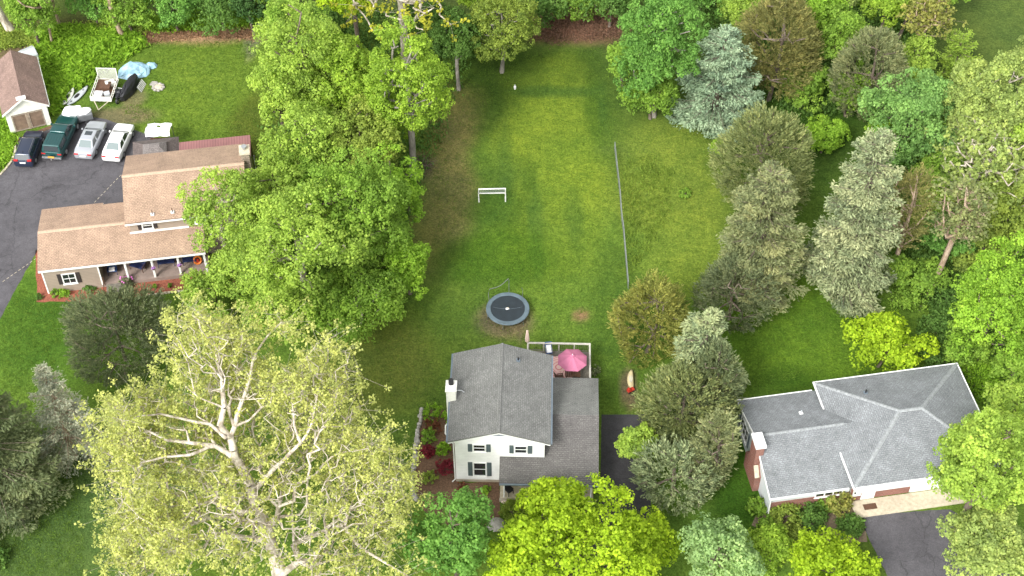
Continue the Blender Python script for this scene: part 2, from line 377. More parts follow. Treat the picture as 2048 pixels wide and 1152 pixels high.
# ---------------------------------------------------------------- foliage tools
LEAFMATS = {}
def leafmat(name, base, hue=.35, trans=.3, var=.5):
    """leaf colour varies from leaf to leaf (random, from the 'tone' attribute)"""
    if name in LEAFMATS: return LEAFMATS[name]
    m, n, b = newmat(name); at = n.nodes.new('ShaderNodeAttribute'); at.attribute_name = 'tone'
    c = np.array(base); lo = c*(1-var)*np.array((.85, .95, 1.05)); hi = c*(1+var*.75)*np.array((1+hue*.35, 1.0, 1.0))
    cr = ramp(n, at.outputs['Fac'], [(0, tuple(lo)), (.5, tuple(c)), (1, tuple(np.minimum(hi, .8)))])
    n.links.new(cr, b.inputs['Base Color']); b.inputs['Roughness'].default_value = .6; b.inputs['Specular IOR Level'].default_value = .12
    tr = n.nodes.new('ShaderNodeBsdfTranslucent'); n.links.new(cr, tr.inputs['Color'])
    mx = n.nodes.new('ShaderNodeMixShader'); mx.inputs[0].default_value = trans
    out = [k for k in n.nodes if k.type == 'OUTPUT_MATERIAL'][0]
    n.links.new(b.outputs[0], mx.inputs[1]); n.links.new(tr.outputs[0], mx.inputs[2]); n.links.new(mx.outputs[0], out.inputs[0])
    LEAFMATS[name] = m; return m
def nrm(a): return a/np.maximum(np.linalg.norm(a, axis=-1, keepdims=True), 1e-9)
def rdir(r, n): return nrm(r.normal(size=(n, 3)))
def leafmesh(name, C, D, Nn, L, W, tone, fold=.25):
    D = nrm(D); S = nrm(np.cross(D, Nn)); Nn = np.cross(S, D)
    L = np.asarray(L).reshape(-1, 1); W = np.asarray(W).reshape(-1, 1)
    a = C-D*L*.5; b = C+S*W*.5+Nn*W*fold; c = C+D*L*.5; d = C-S*W*.5+Nn*W*fold
    V = np.stack([a, b, c, d], 1).reshape(-1, 3); F = np.arange(len(V)).reshape(-1, 4)
    return fastmesh(name, V, F, tone)
def tubes(A, B, ra, rb, n=5):
    """frusta between point arrays"""
    d = nrm(B-A); up = np.where(np.abs(d[:, 2:3]) > .9, np.array([[1., 0, 0]]), np.array([[0, 0, 1.]]))
    s = nrm(np.cross(d, up)); t = np.cross(d, s); ang = np.arange(n)*2*np.pi/n
    ring = s[:, None, :]*np.cos(ang)[None, :, None]+t[:, None, :]*np.sin(ang)[None, :, None]
    Va = A[:, None]+ring*ra[:, None, None]; Vb = B[:, None]+ring*rb[:, None, None]
    V = np.concatenate([Va, Vb], 1).reshape(-1, 3); base = np.arange(len(A))[:, None]*2*n; k = np.arange(n); k2 = (k+1) % n
    F = np.stack([base+k, base+k2, base+n+k2, base+n+k], -1).reshape(-1, 4)
    return V, F
def barkmat(name, c, c2, s=3):
    m, n, b = newmat(name); tc = n.nodes.new('ShaderNodeTexCoord')
    mp = n.nodes.new('ShaderNodeMapping'); mp.inputs['Scale'].default_value = (1, 1, .35); n.links.new(tc.outputs['Object'], mp.inputs[0])
    f = noise(n, mp.outputs[0], s, 5, .7); n.links.new(ramp(n, f, [(.4, c), (.58, c2)]), b.inputs['Base Color']); b.inputs['Roughness'].default_value = .9
    bp = N(n, 'ShaderNodeBump', Strength=.5, Distance=.04); n.links.new(f, bp.inputs['Height']); n.links.new(bp.outputs[0], b.inputs['Normal'])
    return m
BARK = {'brown': barkmat('brown_bark', (.10, .075, .055), (.19, .15, .12)), 'grey': barkmat('grey_bark', (.18, .16, .14), (.32, .29, .25)),
        'pale': barkmat('pale_mottled_bark', (.28, .235, .18), (.60, .54, .45), 2.2), 'tan': barkmat('tan_bark', (.26, .18, .12), (.42, .32, .24))}
def skeleton(r, base, top, attract, trunk_r, tip_r=.02, bend=.12, alpha=.3, droop=0, power=.45, limbs=None):
    """limbs that reach the given points, thickness from what each limb carries"""
    P = []; par = []; n0 = 7
    sway = r.normal(size=(2,))*.25
    for i in range(n0):
        t = i/(n0-1); p = base*(1-t)+top*t; p = p+np.array([math.sin(t*3)*sway[0], math.sin(t*2.5)*sway[1], 0]); P.append(p); par.append(i-1)
    pathl = [np.linalg.norm(P[i]-P[0]) for i in range(n0)]
    cand = [False]*2+[True]*(n0-2)
    rmin = [0.]*n0
    for pl, r0, r1 in (limbs or []):
        Q = [np.array(q) for q in pl]; last = int(np.argmin([np.linalg.norm(q_-Q[0]) for q_ in P])); tot = sum(np.linalg.norm(b_-a_) for a_, b_ in zip(Q[:-1], Q[1:])); run = 0
        for a_, b_ in zip([P[last]]+Q[:-1], Q):
            ln = np.linalg.norm(b_-a_); m_ = max(1, int(ln/.7))
            for i in range(1, m_+1):
                P.append(a_+(b_-a_)*i/m_+r.normal(size=3)*.05); par.append(last); last = len(P)-1; pathl.append(pathl[par[-1]]+ln/m_); cand.append(True); run += ln/m_; rmin.append(r0+(r1-r0)*min(run/tot, 1))
    order = np.argsort(np.linalg.norm(attract-(base*.35+top*.65), axis=1)); PA = np.array(P); PL = np.array(pathl); CA = np.array(cand)
    ends = []
    load = [0]*len(P)
    for k in order:
        a = attract[k]; dv = a-PA; d = np.linalg.norm(dv, axis=1)
        cost = d+alpha*PL+np.where(CA, 0, 1e6)+np.where(dv[:, 2] < -.25*d, d*.8, 0)
        j = int(np.argmin(cost)); q = PA[j]; L = d[j]; m = max(1, int(L/.9)); last = j; newp = []; side = r.normal(size=3)*bend*L
        for i in range(1, m+1):
            t = i/m; p = q*(1-t)+a*t+side*math.sin(math.pi*t)+np.array([0, 0, -.10*L*math.sin(math.pi*t)*(1-droop)])+(r.normal(size=3)*.05*min(L, 2) if i < m else 0)
            newp.append(p); P.append(p); par.append(last); last = len(P)-1; load.append(0); pathl.append(pathl[par[-1]]+np.linalg.norm(p-P[par[-1]]))
        PA = np.concatenate([PA, np.array(newp)]); PL = np.array(pathl); CA = np.concatenate([CA, np.ones(len(newp), bool)])
        load[last] += 1; ends.append(last)
    load = np.array(load, float); par = np.array(par)
    for i in range(len(par)-1, 0, -1): load[par[i]] += load[i]
    rad = tip_r+(trunk_r-tip_r)*(np.maximum(load, .3)/max(load[0], 1))**power
    rm_ = np.zeros(len(P)); rm_[:len(rmin)] = rmin; rad = np.maximum(rad, rm_)
    P = np.array(P); rad[0] *= 1.35
    e = np.arange(1, len(P)); A = P[par[e]]; B = P[e]
    ra = np.minimum(rad[par[e]], rad[e]*1.5+.01); ra[:n0-1] = rad[par[e[:n0-1]]]
    return A, B, ra, rad[e], P, par
def wobble(d, r, amp=.17):
    o = np.zeros(len(d))
    for k in range(5):
        a = rdir(r, 1)[0]; f = r.uniform(2, 5); o += np.sin(f*(d@a)+r.uniform(0, 6.28))
    return 1+amp*o/2
def crown_broad(r, c, rx, ry, rz, lobe=1.1, leaf=.26, dens=1.0, flat=.75, fill=.35, low=-.45):
    area = 4*math.pi*((rx*ry)**1.6/3+2*(rx*rz)**1.6/3)**(1/1.6)*.75
    L = max(8, int(1.7*area/(math.pi*lobe*lobe)))
    d = rdir(r, L*3); d = d[d[:, 2] > low][:L]
    L = len(d); wb = wobble(d, r); rad = r.uniform(.74, 1.0, L)*wb
    nin = int(L*fill); rad[:nin] = r.uniform(.35, .7, nin)
    lr = lobe*r.uniform(.6, 1.25, L); E = np.array([rx, ry, rz])
    lc = c+d*(E-lobe*.55)*rad[:, None]
    m = int(15*dens); ld = nrm(d*np.array([1/rx, 1/ry, 1/rz])*min(rx, rz))
    sdv = nrm(rdir(r, L*m)+np.repeat(ld, m, 0)*.55+np.array([0, 0, .45]))
    scn = np.repeat(lc, m, 0)+sdv*np.repeat(lr, m)[:, None]*np.array([1, 1, flat])*r.uniform(.65, 1.05, (L*m, 1))
    stone = np.repeat(r.uniform(-.22, .22, L), m)+r.normal(size=L*m)*.07
    k = 18; n = L*m*k; sub = .26*lobe+.08
    ov = nrm(rdir(r, n)+np.repeat(sdv, k, 0)*.5)
    C = np.repeat(scn, k, 0)+ov*sub*r.uniform(.5, 1.1, (n, 1))
    Nn = nrm(ov*.8+np.array([0, 0, .5])+rdir(r, n)*.55); D = np.cross(Nn, rdir(r, n))+np.array([0, 0, -.25])
    ls = leaf*.74*r.uniform(.6, 1.4, n); tone = np.clip(.5+np.repeat(stone, k)+r.normal(size=n)*.13, 0, 1)
    return C, D, Nn, ls, ls*.75, tone, lc
def crown_feather(r, c, rx, ry, rz, dens=1.0, leaf=.34, up=.7, cone=.5, spray=.75, low=-.8):
    """juniper / cedar: feathery upswept sprays over a pointed oval"""
    area = 4*math.pi*((rx*ry)**1.6/3+2*(rx*rz)**1.6/3)**(1/1.6)*.8
    n = int(area*7.5*dens); d = rdir(r, n*2); d = d[d[:, 2] > low][:n]; n = len(d)
    wb = wobble(d, r, .16); rad = (1-r.beta(1, 3.2, n)*.55)*wb
    tz = (d[:, 2]+1)/2; taper = 1-cone*np.clip(tz-.35, 0, 1)**1.3
    p = c+d*np.array([rx, ry, rz])*rad[:, None]*np.stack([taper, taper, np.ones(n)], 1)
    sd_ = nrm(d*np.array([1, 1, .3])+np.array([0, 0, up])+rdir(r, n)*.45); sl_ = spray*r.uniform(.6, 1.4, n)
    k = 14; t = np.tile(np.linspace(0, 1, k), n); fan = rdir(r, n*k)*.55
    D = nrm(np.repeat(sd_, k, 0)+fan*(1.1-t[:, None]*.5))
    C = np.repeat(p, k, 0)+np.repeat(sd_*sl_[:, None], k, 0)*(t[:, None]-.5)+fan*.22
    Nn = rdir(r, n*k)+np.array([0, 0, .3]); ls = leaf*.82*r.uniform(.6, 1.4, n*k)
    tone = np.clip(.5+np.repeat(r.normal(size=n)*.18, k)+r.normal(size=n*k)*.12, 0, 1)
    return C, D, Nn, ls, ls*.32, tone, p[r.integers(0, n, 40)]
def crown_spruce(r, base, Ht, Rb, dens=1.0, leaf=.36, z0=.06, droop=.25, sparse=0.0, shape=.85):
    """tiers of boughs around a leader; returns needles sprays and bough lines"""
    nb = int(Ht*9.5*dens); t = np.sort(r.uniform(z0, .99, nb)**1.0); az = r.uniform(0, 2*np.pi, nb)
    Lb = Rb*(1-t)**shape*r.uniform(.62, 1.2, nb)+.18
    h = np.stack([np.cos(az), np.sin(az), np.zeros(nb)], 1); A = base+np.array([0, 0, 1.])*(t*Ht)[:, None]
    P = []; D = []; T = []; btone = r.normal(size=nb)*.15; BA = []; BB = []
    for i in range(nb):
        m = max(3, int(Lb[i]/.26)); s = np.linspace(.12 if Lb[i] < 1.5 else .3, 1, m); lift = .55*t[i]
        z = -droop*Lb[i]*np.sin(s*2.2)+lift*Lb[i]*s*.7+.12*Lb[i]*s**2
        pts = A[i]+h[i]*(s*Lb[i])[:, None]; pts[:, 2] += z; BA.append(A[i]); BB.append(pts[-1])
        side = np.cross(h[i], [0, 0, 1.]); wdt = .5*Lb[i]*(1-s*.75)+.12
        for sg in (-1, 1, 0, 0):
            k = 3 if sg else 1
            for q in range(k):
                f = (q+.6)/k; off = side*(sg*wdt*f)[:, None] if sg else side*(r.normal(size=m)*.08)[:, None]
                pp = pts+off+np.array([0, 0, -1.])*(abs(sg)*wdt*f*.25)[:, None]+r.normal(size=(m, 3))*.07
                P.append(pp); D.append(h[i]*.9+side*sg*.8+r.normal(size=(m, 3))*.28+np.array([0, 0, .12])); T.append(np.full(m, btone[i])+.10*(s-.5))
    P = np.concatenate(P); D = np.concatenate(D); T = np.concatenate(T)
    if sparse: keep = r.random(len(P)) > sparse; P, D, T = P[keep], D[keep], T[keep]
    n = len(P); k = 3; C = np.repeat(P, k, 0)+r.normal(size=(n*k, 3))*.10; D = np.repeat(D, k, 0)+r.normal(size=(n*k, 3))*.35
    Nn = r.normal(size=(n*k, 3))*.45+np.array([0, 0, 1.]); ls = leaf*.75*r.uniform(.6, 1.45, n*k)
    tone = np.clip(.5+np.repeat(T, k)+r.normal(size=n*k)*.13, 0, 1)
    return C, D, Nn, ls, ls*.36, tone, np.array(BA), np.array(BB)
NLEAF = [0]
def finish(name, label, cat, base, leaves, trunkVF, lm, bark, group=None, crown_name='crown'):
    root = thing(name, label, cat, tuple(base), 0, group); off = np.array(base)
    C, D, Nn, l, wd, tone = leaves
    NLEAF[0] += len(C)
    me = leafmesh(crown_name, C-off, D, Nn, l, wd, tone); me.materials.append(lm); link(bpy.data.objects.new(crown_name, me), root)
    if trunkVF is not None:
        me = fastmesh('trunk', trunkVF[0]-off, trunkVF[1]); me.polygons.foreach_set('use_smooth', [True]*len(me.polygons)); me.materials.append(BARK[bark]); link(bpy.data.objects.new('trunk', me), root)
    return root
SEED = [100]
import zlib
def nextr(label='x'):
    SEED[0] += 1; return np.random.default_rng(zlib.crc32(label.encode()) if label != 'x' else SEED[0])
def place(cx, cy, hw, hh, c0, minr=.5, maxr=1.6):
    zc = c0+4
    for _ in range(12):
        p = G(cx, cy, zc); k = scale_at(p); e = elev(p); rx = hw/k
        q = (hh/k)**2-(rx*math.sin(e))**2; rz = math.sqrt(max(q, 0))/math.cos(e); rz = min(max(rz, minr*rx), maxr*rx); zc = c0+rz*.95
    return np.array(p), rx, rz
# pal: linear base colours of the leaves
PAL = {'bright': (.40, .57, .035), 'lime': (.33, .50, .06), 'yellow': (.50, .52, .06), 'light': (.37, .53, .09), 'mid': (.27, .44, .065), 'vivid': (.32, .53, .06), 'deep': (.15, .28, .06), 'litter': (.42, .27, .16), 'brownleaf': (.25, .15, .10), 'turf': (.15, .255, .035), 'mint': (.36, .53, .2),
       'aqua': (.27, .47, .13), 'jade': (.20, .40, .08), 'pale': (.42, .53, .15), 'syc': (.56, .60, .18), 'oliveleaf': (.31, .41, .075), 'fern': (.28, .48, .045),
       'olive': (.31, .36, .14), 'brownolive': (.32, .32, .11), 'gold': (.37, .39, .10), 'greyolive': (.34, .38, .18), 'sage': (.28, .34, .165), 'greygreen': (.225, .275, .13), 'darkgrey': (.22, .265, .13), 'silver': (.30, .35, .18), 'blue': (.29, .40, .245),
       'bare': (.44, .47, .33), 'red': (.26, .04, .055), 'russet': (.26, .11, .06), 'darkgreen': (.075, .16, .045), 'grassy': (.24, .35, .055)}
def LM(p, trans=.48): return leafmat('leaves_'+p, PAL[p], trans=trans)
def broad(name, label, cx, cy, hw, hh, c0=3, pal='mid', lobe=1.15, leaf=.27, dens=1.0, bark='brown', tr=None, minr=.5, group=None, fill=.5, cat='tree', flat=.75, lean=(0, 0), low=-.65):
    r = nextr(label); c, rx, rz = place(cx, cy, hw, hh, c0, minr)
    C, D, Nn, l, wd, tone, lc = crown_broad(r, c, rx, rx*r.uniform(.92, 1.05), rz, lobe, leaf, dens, flat, fill, low)
    base = np.array([c[0]+lean[0], c[1]+lean[1], 0.]); ok = C[:, 2] > .05; C, D, Nn, l, wd, tone = (a[ok] for a in (C, D, Nn, l, wd, tone))
    top = c+np.array([0, 0, rz*.45]); tr = tr or .04+.017*(c[2]+rz)
    A, B, ra, rb, _, _ = skeleton(r, base-np.array([0, 0, .1]), top, (c+(lc-c)*.86)[lc[:, 2] > .6], tr, .02)
    return finish(name, label, cat, base, (C, D, Nn, l, wd, tone), tubes(A, B, ra, rb), LM(pal), bark, group)
def feather(name, label, cx, cy, hw, hh, c0=.3, pal='olive', dens=1.0, leaf=.34, up=.7, cone=.5, spray=.75, bark='brown', group=None, cat='tree', minr=.8, maxr=2.2):
    r = nextr(label); c, rx, rz = place(cx, cy, hw, hh, c0, minr, maxr)
    C, D, Nn, l, wd, tone, pts = crown_feather(r, c, rx, rx, rz, dens, leaf, up, cone, spray)
    base = np.array([c[0], c[1], 0.]); ok = C[:, 2] > .05; C, D, Nn, l, wd, tone = (a[ok] for a in (C, D, Nn, l, wd, tone))
    A, B, ra, rb, _, _ = skeleton(r, base-np.array([0, 0, .1]), c+np.array([0, 0, rz*.8]), pts[pts[:, 2] > .5], .05+.012*(c[2]+rz), .015)
    return finish(name, label, cat, base, (C, D, Nn, l, wd, tone), tubes(A, B, ra, rb), LM(pal), bark, group)
def spruce(name, label, bx, by, apex_y, hw, pal='blue', dens=1.0, leaf=.36, z0=.06, droop=.25, sparse=0, bark='brown', shape=.85, group=None, lean=0):
    r = nextr(label); b = G(bx, by); lo, hi = 1, 40
    for _ in range(40):
        h = (lo+hi)/2; z = b.y*CP+(CH-h)*SP; y = 576-FPX*(b.y*SP-(CH-h)*CP)/z
        if y > apex_y: lo = h
        else: hi = h
    Ht = h; Rb = hw/scale_at((b.x, b.y, Ht*.25)); base = np.array(b)
    C, D, Nn, l, wd, tone, BA, BB = crown_spruce(r, base, Ht, Rb, dens, leaf, z0, droop, sparse, shape)
    tr = .05+.02*Ht; k = 8; zz = np.linspace(0, Ht, k+1); A = np.stack([np.full(k, base[0]), np.full(k, base[1]), zz[:-1]], 1); B = A.copy(); B[:, 2] = zz[1:]
    ra = tr*(1-zz[:-1]/Ht)+.02; rb = tr*(1-zz[1:]/Ht)+.02
    V1, F1 = tubes(A, B, ra, rb, 7); V2, F2 = tubes(BA, BB, np.full(len(BA), .045), np.full(len(BA), .012), 4)
    return finish(name, label, 'tree', base, (C, D, Nn, l, wd, tone), (np.concatenate([V1, V2]), np.concatenate([F1, F2+len(V1)])), LM(pal, .12), bark, group)
def twiggy(name, label, cx, cy, hw, hh, c0, pal, bark='pale', natt=420, leafk=26, leaf=.24, clus=.38, tr=.5, tip=.022, minr=.6, power=.45, low=-.5, alpha=.3, lean=(0, 0), inner=.25, outer_only=0, group=None, maxr=1.6, bend=.08, blobs=None, basepx=None, toppt=None, limbs=None):
    """open crown: every limb shows, leaves in small clusters at the twig ends"""
    r = nextr(label); c, rx, rz = place(cx, cy, hw, hh, c0, minr, maxr)
    d = rdir(r, natt*2); d = d[d[:, 2] > low][:natt]; n = len(d)
    rad = np.maximum(r.random(n)**(1/2.2), inner)*wobble(d, r, .14); att = c+d*np.array([rx, rx, rz])*rad[:, None]
    base = np.array([c[0]+lean[0], c[1]+lean[1], 0.]); top = c+np.array([0, 0, rz*.35]); nb_ = None
    if blobs:
        AT = []
        for bx_, by_, bw_, bh_, bz_, bn_ in blobs:
            q = np.array(G(bx_, by_, bz_)); ks = scale_at(q); e_ = elev(q); bx2 = bw_/ks; bz2 = math.sqrt(max((bh_/ks)**2-(bx2*math.sin(e_))**2, (.55*bx2*math.cos(e_))**2))/math.cos(e_)
            dd = rdir(r, bn_); dd[:, 2] = np.abs(dd[:, 2])*np.sign(r.uniform(-.45, 1, bn_)); AT.append(q+dd*np.array([bx2, bx2, bz2])*(np.maximum(r.random(bn_)**(1/2.4), .2)*wobble(dd, r, .2))[:, None])
        att = np.concatenate(AT); base = np.array(G(*basepx)); top = np.array(G(*toppt))
    A, B, ra, rb, P, par = skeleton(r, base-np.array([0, 0, .1]), top, att[att[:, 2] > 1], tr, tip, bend=bend, alpha=alpha, power=power, limbs=limbs)
    ch = np.zeros(len(P), int); np.add.at(ch, par[1:], 1); rr_ = np.linalg.norm((P-c)/np.array([rx, rx, rz]), axis=1)
    tips = P[(ch == 0)]; rt = rr_[ch == 0]; tips = tips[rt > outer_only]
    if blobs: mid_ = np.where((ch == 1) & (np.arange(len(P)) > 8))[0]; mid_ = mid_[rb[mid_-1] < .035]; tips = np.concatenate([tips, P[mid_][r.random(len(mid_)) < .35]])
    if limbs:
        LP = np.concatenate([np.array(pl)[:-1] for pl, _, _ in limbs]); LP = np.concatenate([LP, np.concatenate([((np.array(pl)[1:]+np.array(pl)[:-1])/2)[:-1] for pl, _, _ in limbs])]); v_ = np.array([.1, -.62, .78]); keep = np.ones(len(tips), bool)
        for q in LP:
            dq = tips-q; t_ = np.clip(dq@v_, -.3, 6); keep &= (np.linalg.norm(dq-t_[:, None]*v_, axis=1) > .8) | (r.random(len(tips)) < .06)
        tips = np.concatenate([tips[keep]]+[np.array(pl)[-1:]+r.normal(size=(7, 3))*.45 for pl, _, _ in limbs])
    k2 = 5; n = len(tips); sub = np.repeat(tips, k2, 0)+r.normal(size=(n*k2, 3))*clus*np.array([1.25, 1.25, .8])
    TA = np.repeat(tips, k2, 0); V2, F2 = tubes(TA, sub, np.full(len(sub), tip*.7), np.full(len(sub), .006), 3)
    k = max(3, leafk//k2); m = len(sub)*k; C = np.repeat(sub, k, 0)+rdir(r, m)*.36*r.uniform(.2, 1.2, (m, 1))
    Nn = rdir(r, m)*.7+np.array([0, 0, .8]); D = rdir(r, m); l = leaf*r.uniform(.6, 1.35, m)
    tone = np.clip(.5+np.repeat(r.normal(size=len(sub))*.14, k)+r.normal(size=m)*.12, 0, 1); ok = C[:, 2] > .1
    V1, F1 = tubes(A, B, ra, rb, 6)
    return finish(name, label, 'tree', base, tuple(a[ok] for a in (C, D, Nn, l, l*.85, tone)), (np.concatenate([V1, V2]), np.concatenate([F1, F2+len(V1)])), LM(pal), bark, group)
def shrub(name, label, px, py, rpx, hm, pal, leaf=.13, n=1500, cat='shrub', group=None, spiky=False, stem=True):
    """small bush: dome of leaves over several stems"""
    r = nextr(label); b = G(px, py); k = scale_at(b); rx = rpx/k
    m = max(10, n//14); d = rdir(r, m); d[:, 2] = np.abs(d[:, 2]); rad = r.uniform(.45, 1, m)*wobble(d, r, .12)
    pts = np.array([b.x, b.y, .12])+d*np.array([rx, rx, hm])*rad[:, None]; q = 14
    C = np.repeat(pts, q, 0)+rdir(r, m*q)*.2*rx*r.uniform(.3, 1, (m*q, 1))+(0 if not spiky else 0); ov = nrm(C-np.array([b.x, b.y, 0]))
    Nn = ov*.7+rdir(r, m*q)*.7; D = rdir(r, m*q) if not spiky else ov+rdir(r, m*q)*.5; l = leaf*r.uniform(.7, 1.3, m*q)
    tone = np.clip(.5+np.repeat(r.normal(size=m)*.12, q)+r.normal(size=m*q)*.14, 0, 1); C[:, 2] = np.maximum(C[:, 2], .05)
    A = np.tile(np.array([[b.x, b.y, -.02]]), (10, 1)); B = pts[:10]; V, F = tubes(A, B, np.full(10, .03), np.full(10, .012), 4)
    return finish(name, label, cat, (b.x, b.y, 0), (C, D, Nn, l, l*(.7 if not spiky else .35), tone), (V, F), LM(pal), 'brown', group, 'foliage')
def scatter_stuff(name, poly, n, h, leaf, pal, spread=.25, kind='stuff', width=.5, up=.8, label=None, z=0, blades=6):
    """ground cover inside a pixel outline"""
    r = nextr(); P = np.array([tuple(G(*p))[:2] for p in poly]); lo = P.min(0); hi = P.max(0); q = r.uniform(lo, hi, (n*3, 2)); ins = np.zeros(len(q), bool)
    for i in range(len(P)):
        a = P[i]; b = P[(i+1) % len(P)]; cnd = (a[1] > q[:, 1]) != (b[1] > q[:, 1])
        ins ^= cnd & (q[:, 0] < (b[0]-a[0])*(q[:, 1]-a[1])/(b[1]-a[1]+1e-12)+a[0])
    q = q[ins][:n]; n = len(q); hh = h*(.55+.45*vnoise(q[:, 0], q[:, 1], .9, 5))*r.uniform(.6, 1.3, n)
    base = np.stack([q[:, 0], q[:, 1], np.full(n, z)], 1); k = blades; N_ = n*k
    D = rdir(r, N_)*np.array([1, 1, .4])+np.array([0, 0, up]); D = nrm(D)
    C = np.repeat(base, k, 0)+np.concatenate([r.normal(size=(N_, 2))*spread, (np.repeat(np.maximum(hh, .05), k)*r.uniform(.3, 1, N_))[:, None]], 1)
    l = leaf*r.uniform(.7, 1.4, N_); tone = np.clip(.5+np.repeat(r.normal(size=n)*.16, k)+r.normal(size=N_)*.12, 0, 1)
    NLEAF[0] += N_
    me = leafmesh(name, C, D, rdir(r, N_)+np.array([0, 0, .6]), l, l*width, tone); me.materials.append(LM(pal)); o = link(bpy.data.objects.new(name, me)); return tag(o, label, None, None, kind)
# ---------------------------------------------------------------- houses
def window(par, y, x0, x1, z0, z1, shut=None, sw=.3, bars='double', axis='y', face=-1, gap=.03):
    """window on a wall at y (facing -y); glass with frame and sill as sub-parts, a shutter each side"""
    def pt(m, a0, b0, c0, a1, b1, c1):   # a along the wall, b out of the wall, c up
        if axis == 'y': m.box(a0, y+face*b0, c0, a1, y+face*b1, c1)
        else: m.box(y+face*b0, a0, c0, y+face*b1, a1, c1)
        return m
    g = pt(MB(), x0+.02, .005, z0+.02, x1-.02, .02, z1-.02).build('window', M['glass'], par)
    f = MB(); t = .07
    pt(f, x0-t, .003, z0-t, x0+.02, .07, z1+t); pt(f, x1-.02, .003, z0-t, x1+t, .07, z1+t)
    pt(f, x0+.02, .004, z1-.02, x1-.02, .068, z1+t); pt(f, x0+.02, .004, z0-t, x1-.02, .068, z0+.02)
    zm = (z0+z1)/2; pt(f, x0+.02, .006, zm-.025, x1-.02, .045, zm+.025)
    if bars == 'grid':
        xm = (x0+x1)/2; pt(f, xm-.02, .007, z0+.02, xm+.02, .04, zm-.025); pt(f, xm-.02, .007, zm+.025, xm+.02, .04, z1-.02)
    if bars == 'triple':
        for q in (1/3, 2/3):
            xm = x0+(x1-x0)*q; pt(f, xm-.05, .007, z0+.02, xm+.05, .066, zm-.025); pt(f, xm-.05, .007, zm+.025, xm+.05, .066, z1-.02)
    f.build('frame', M['white'], g); pt(MB(), x0-.12, .002, z0-t-.05, x1+.12, .12, z0-t-.003).build('sill', M['white'], g)
    if shut:
        for s0 in (x0-t-gap-sw, x1+t+gap):
            m = pt(MB(), s0, .004, z0-.06, s0+sw, .045, z1+.06); k = int((z1-z0)/.1)
            for i in range(k): pt(m, s0+.04, .045, z0+i*.1+.01, s0+sw-.04, .06, z0+i*.1+.06)
            m.build('shutter', M[shut], par)
def vent_pipe(par, x, y, z, mat='black', base='white', h=.35, r=.06):
    v = MB().tube([(x, y, z-.15), (x, y, z+h)], r, 8).build('vent_pipe', M[mat], par); MB().box(x-.14, y-.14, z-.05, x+.14, y+.14, z+.05).build('flashing', M[base], v)
# --- white house in the middle
o = G(912.7, 962)
W = thing('white_house', 'white two storey house with grey gabled roof in the middle, deck with pink umbrella behind', 'house', o, R(-1.5))
EZ, RZ, SX0, SX1 = 5.2, 6.5, -.5, 7.02
m = MB(); m.box(0, 0, 0, 3.29, 8.0, 3.3)                              # lower left body
m.prism([(0, 0), (6.6, 0), (6.6, 8.0), (0, 8.0)], 3.3, 5.05)
for y0, y1 in ((0, .1), (7.9, 8.0)): m.hexa([(0.002, y0+.002, 5.05), (6.598, y0+.002, 5.05), (6.598, y1-.002, 5.05), (0.002, y1-.002, 5.05), (.3, y0+.002, 5.2), (6.3, y0+.002, 5.2), (6.3, y1-.002, 5.2), (.3, y1-.002, 5.2)])
m.poly([(0, 0, 5.05), (6.6, 0, 5.05), (3.26, 0, 6.32)]); m.poly([(6.6, 8.0, 5.05), (0, 8.0, 5.05), (3.26, 8.0, 6.32)])
m.build('wall', M['white_siding'], W)
m = MB(); m.box(3.29, 1.2, 0, 10.35, 7.6, 2.55); m.poly([(10.349, 1.2, 2.55), (10.349, 7.6, 2.55), (10.349, 3.3, 4.05)]); m.build('wing_wall', M['white_siding'], W)
MB().box(-.02, -.03, 0, 3.3, -.001, .28).box(-.03, .0, 0, -.001, 8, .28).build('foundation', M['concrete'], W)
rf = MB().slab([(SX0, -.15, EZ), (3.26, -.15, RZ), (3.26, 8.2, RZ), (SX0, 8.2, EZ)][::-1][::-1], .14)
rf = MB(); rf.slab([(SX0, -.15, EZ), (3.26, -.15, RZ), (3.26, 8.2, RZ), (SX0, 8.2, EZ)], .14); rf.slab([(3.262, -.15, RZ), (SX1, -.15, EZ), (SX1, 8.2, EZ), (3.262, 8.2, RZ)], .14)
roof = rf.build('roof', M['roof_grey'], W)
MB().hexa([(3.1, -.16, RZ-.04), (3.42, -.16, RZ-.04), (3.42, 8.21, RZ-.04), (3.1, 8.21, RZ-.04), (3.2, -.16, RZ+.035), (3.32, -.16, RZ+.035), (3.32, 8.21, RZ+.035), (3.2, 8.21, RZ+.035)]).build('ridge_cap', M['roof_grey'], roof)
wr = MB(); wr.slab([(3.3, -1.82, 2.5), (10.62, -1.82, 2.5), (10.62, 3.3, 4.22), (3.3, 3.3, 4.22)], .14); wr.build('wing_roof', M['roof_grey_dark'], W)
MB().slab([(6.63, 3.303, 4.22), (10.62, 3.303, 4.22), (10.72, 8.2, 2.5), (6.63, 8.2, 2.5)], .14).build('wing_back_roof', M['roof_wing_back_lit'], W)  # back slope wears the lightened copy, sky sheen painted in
m = MB()                                                              # rake boards and soffits
for s_ in ((SX0+.01, EZ-.18, 3.26, RZ-.18), (SX1-.01, EZ-.18, 3.26, RZ-.18)):
    x0, z0, x1, z1 = s_; m.hexa([(x0, -.13, z0-.12), (x1, -.13, z1-.12), (x1, -.06, z1-.12), (x0, -.06, z0-.12), (x0, -.13, z0+.05), (x1, -.13, z1+.05), (x1, -.06, z1+.05), (x0, -.06, z0+.05)])
m.box(3.32, -1.80, 2.2, 10.6, -1.72, 2.36); m.box(3.32, -1.7, 2.24, 10.4, 1.19, 2.3); m.build('fascia', M['white'], W)
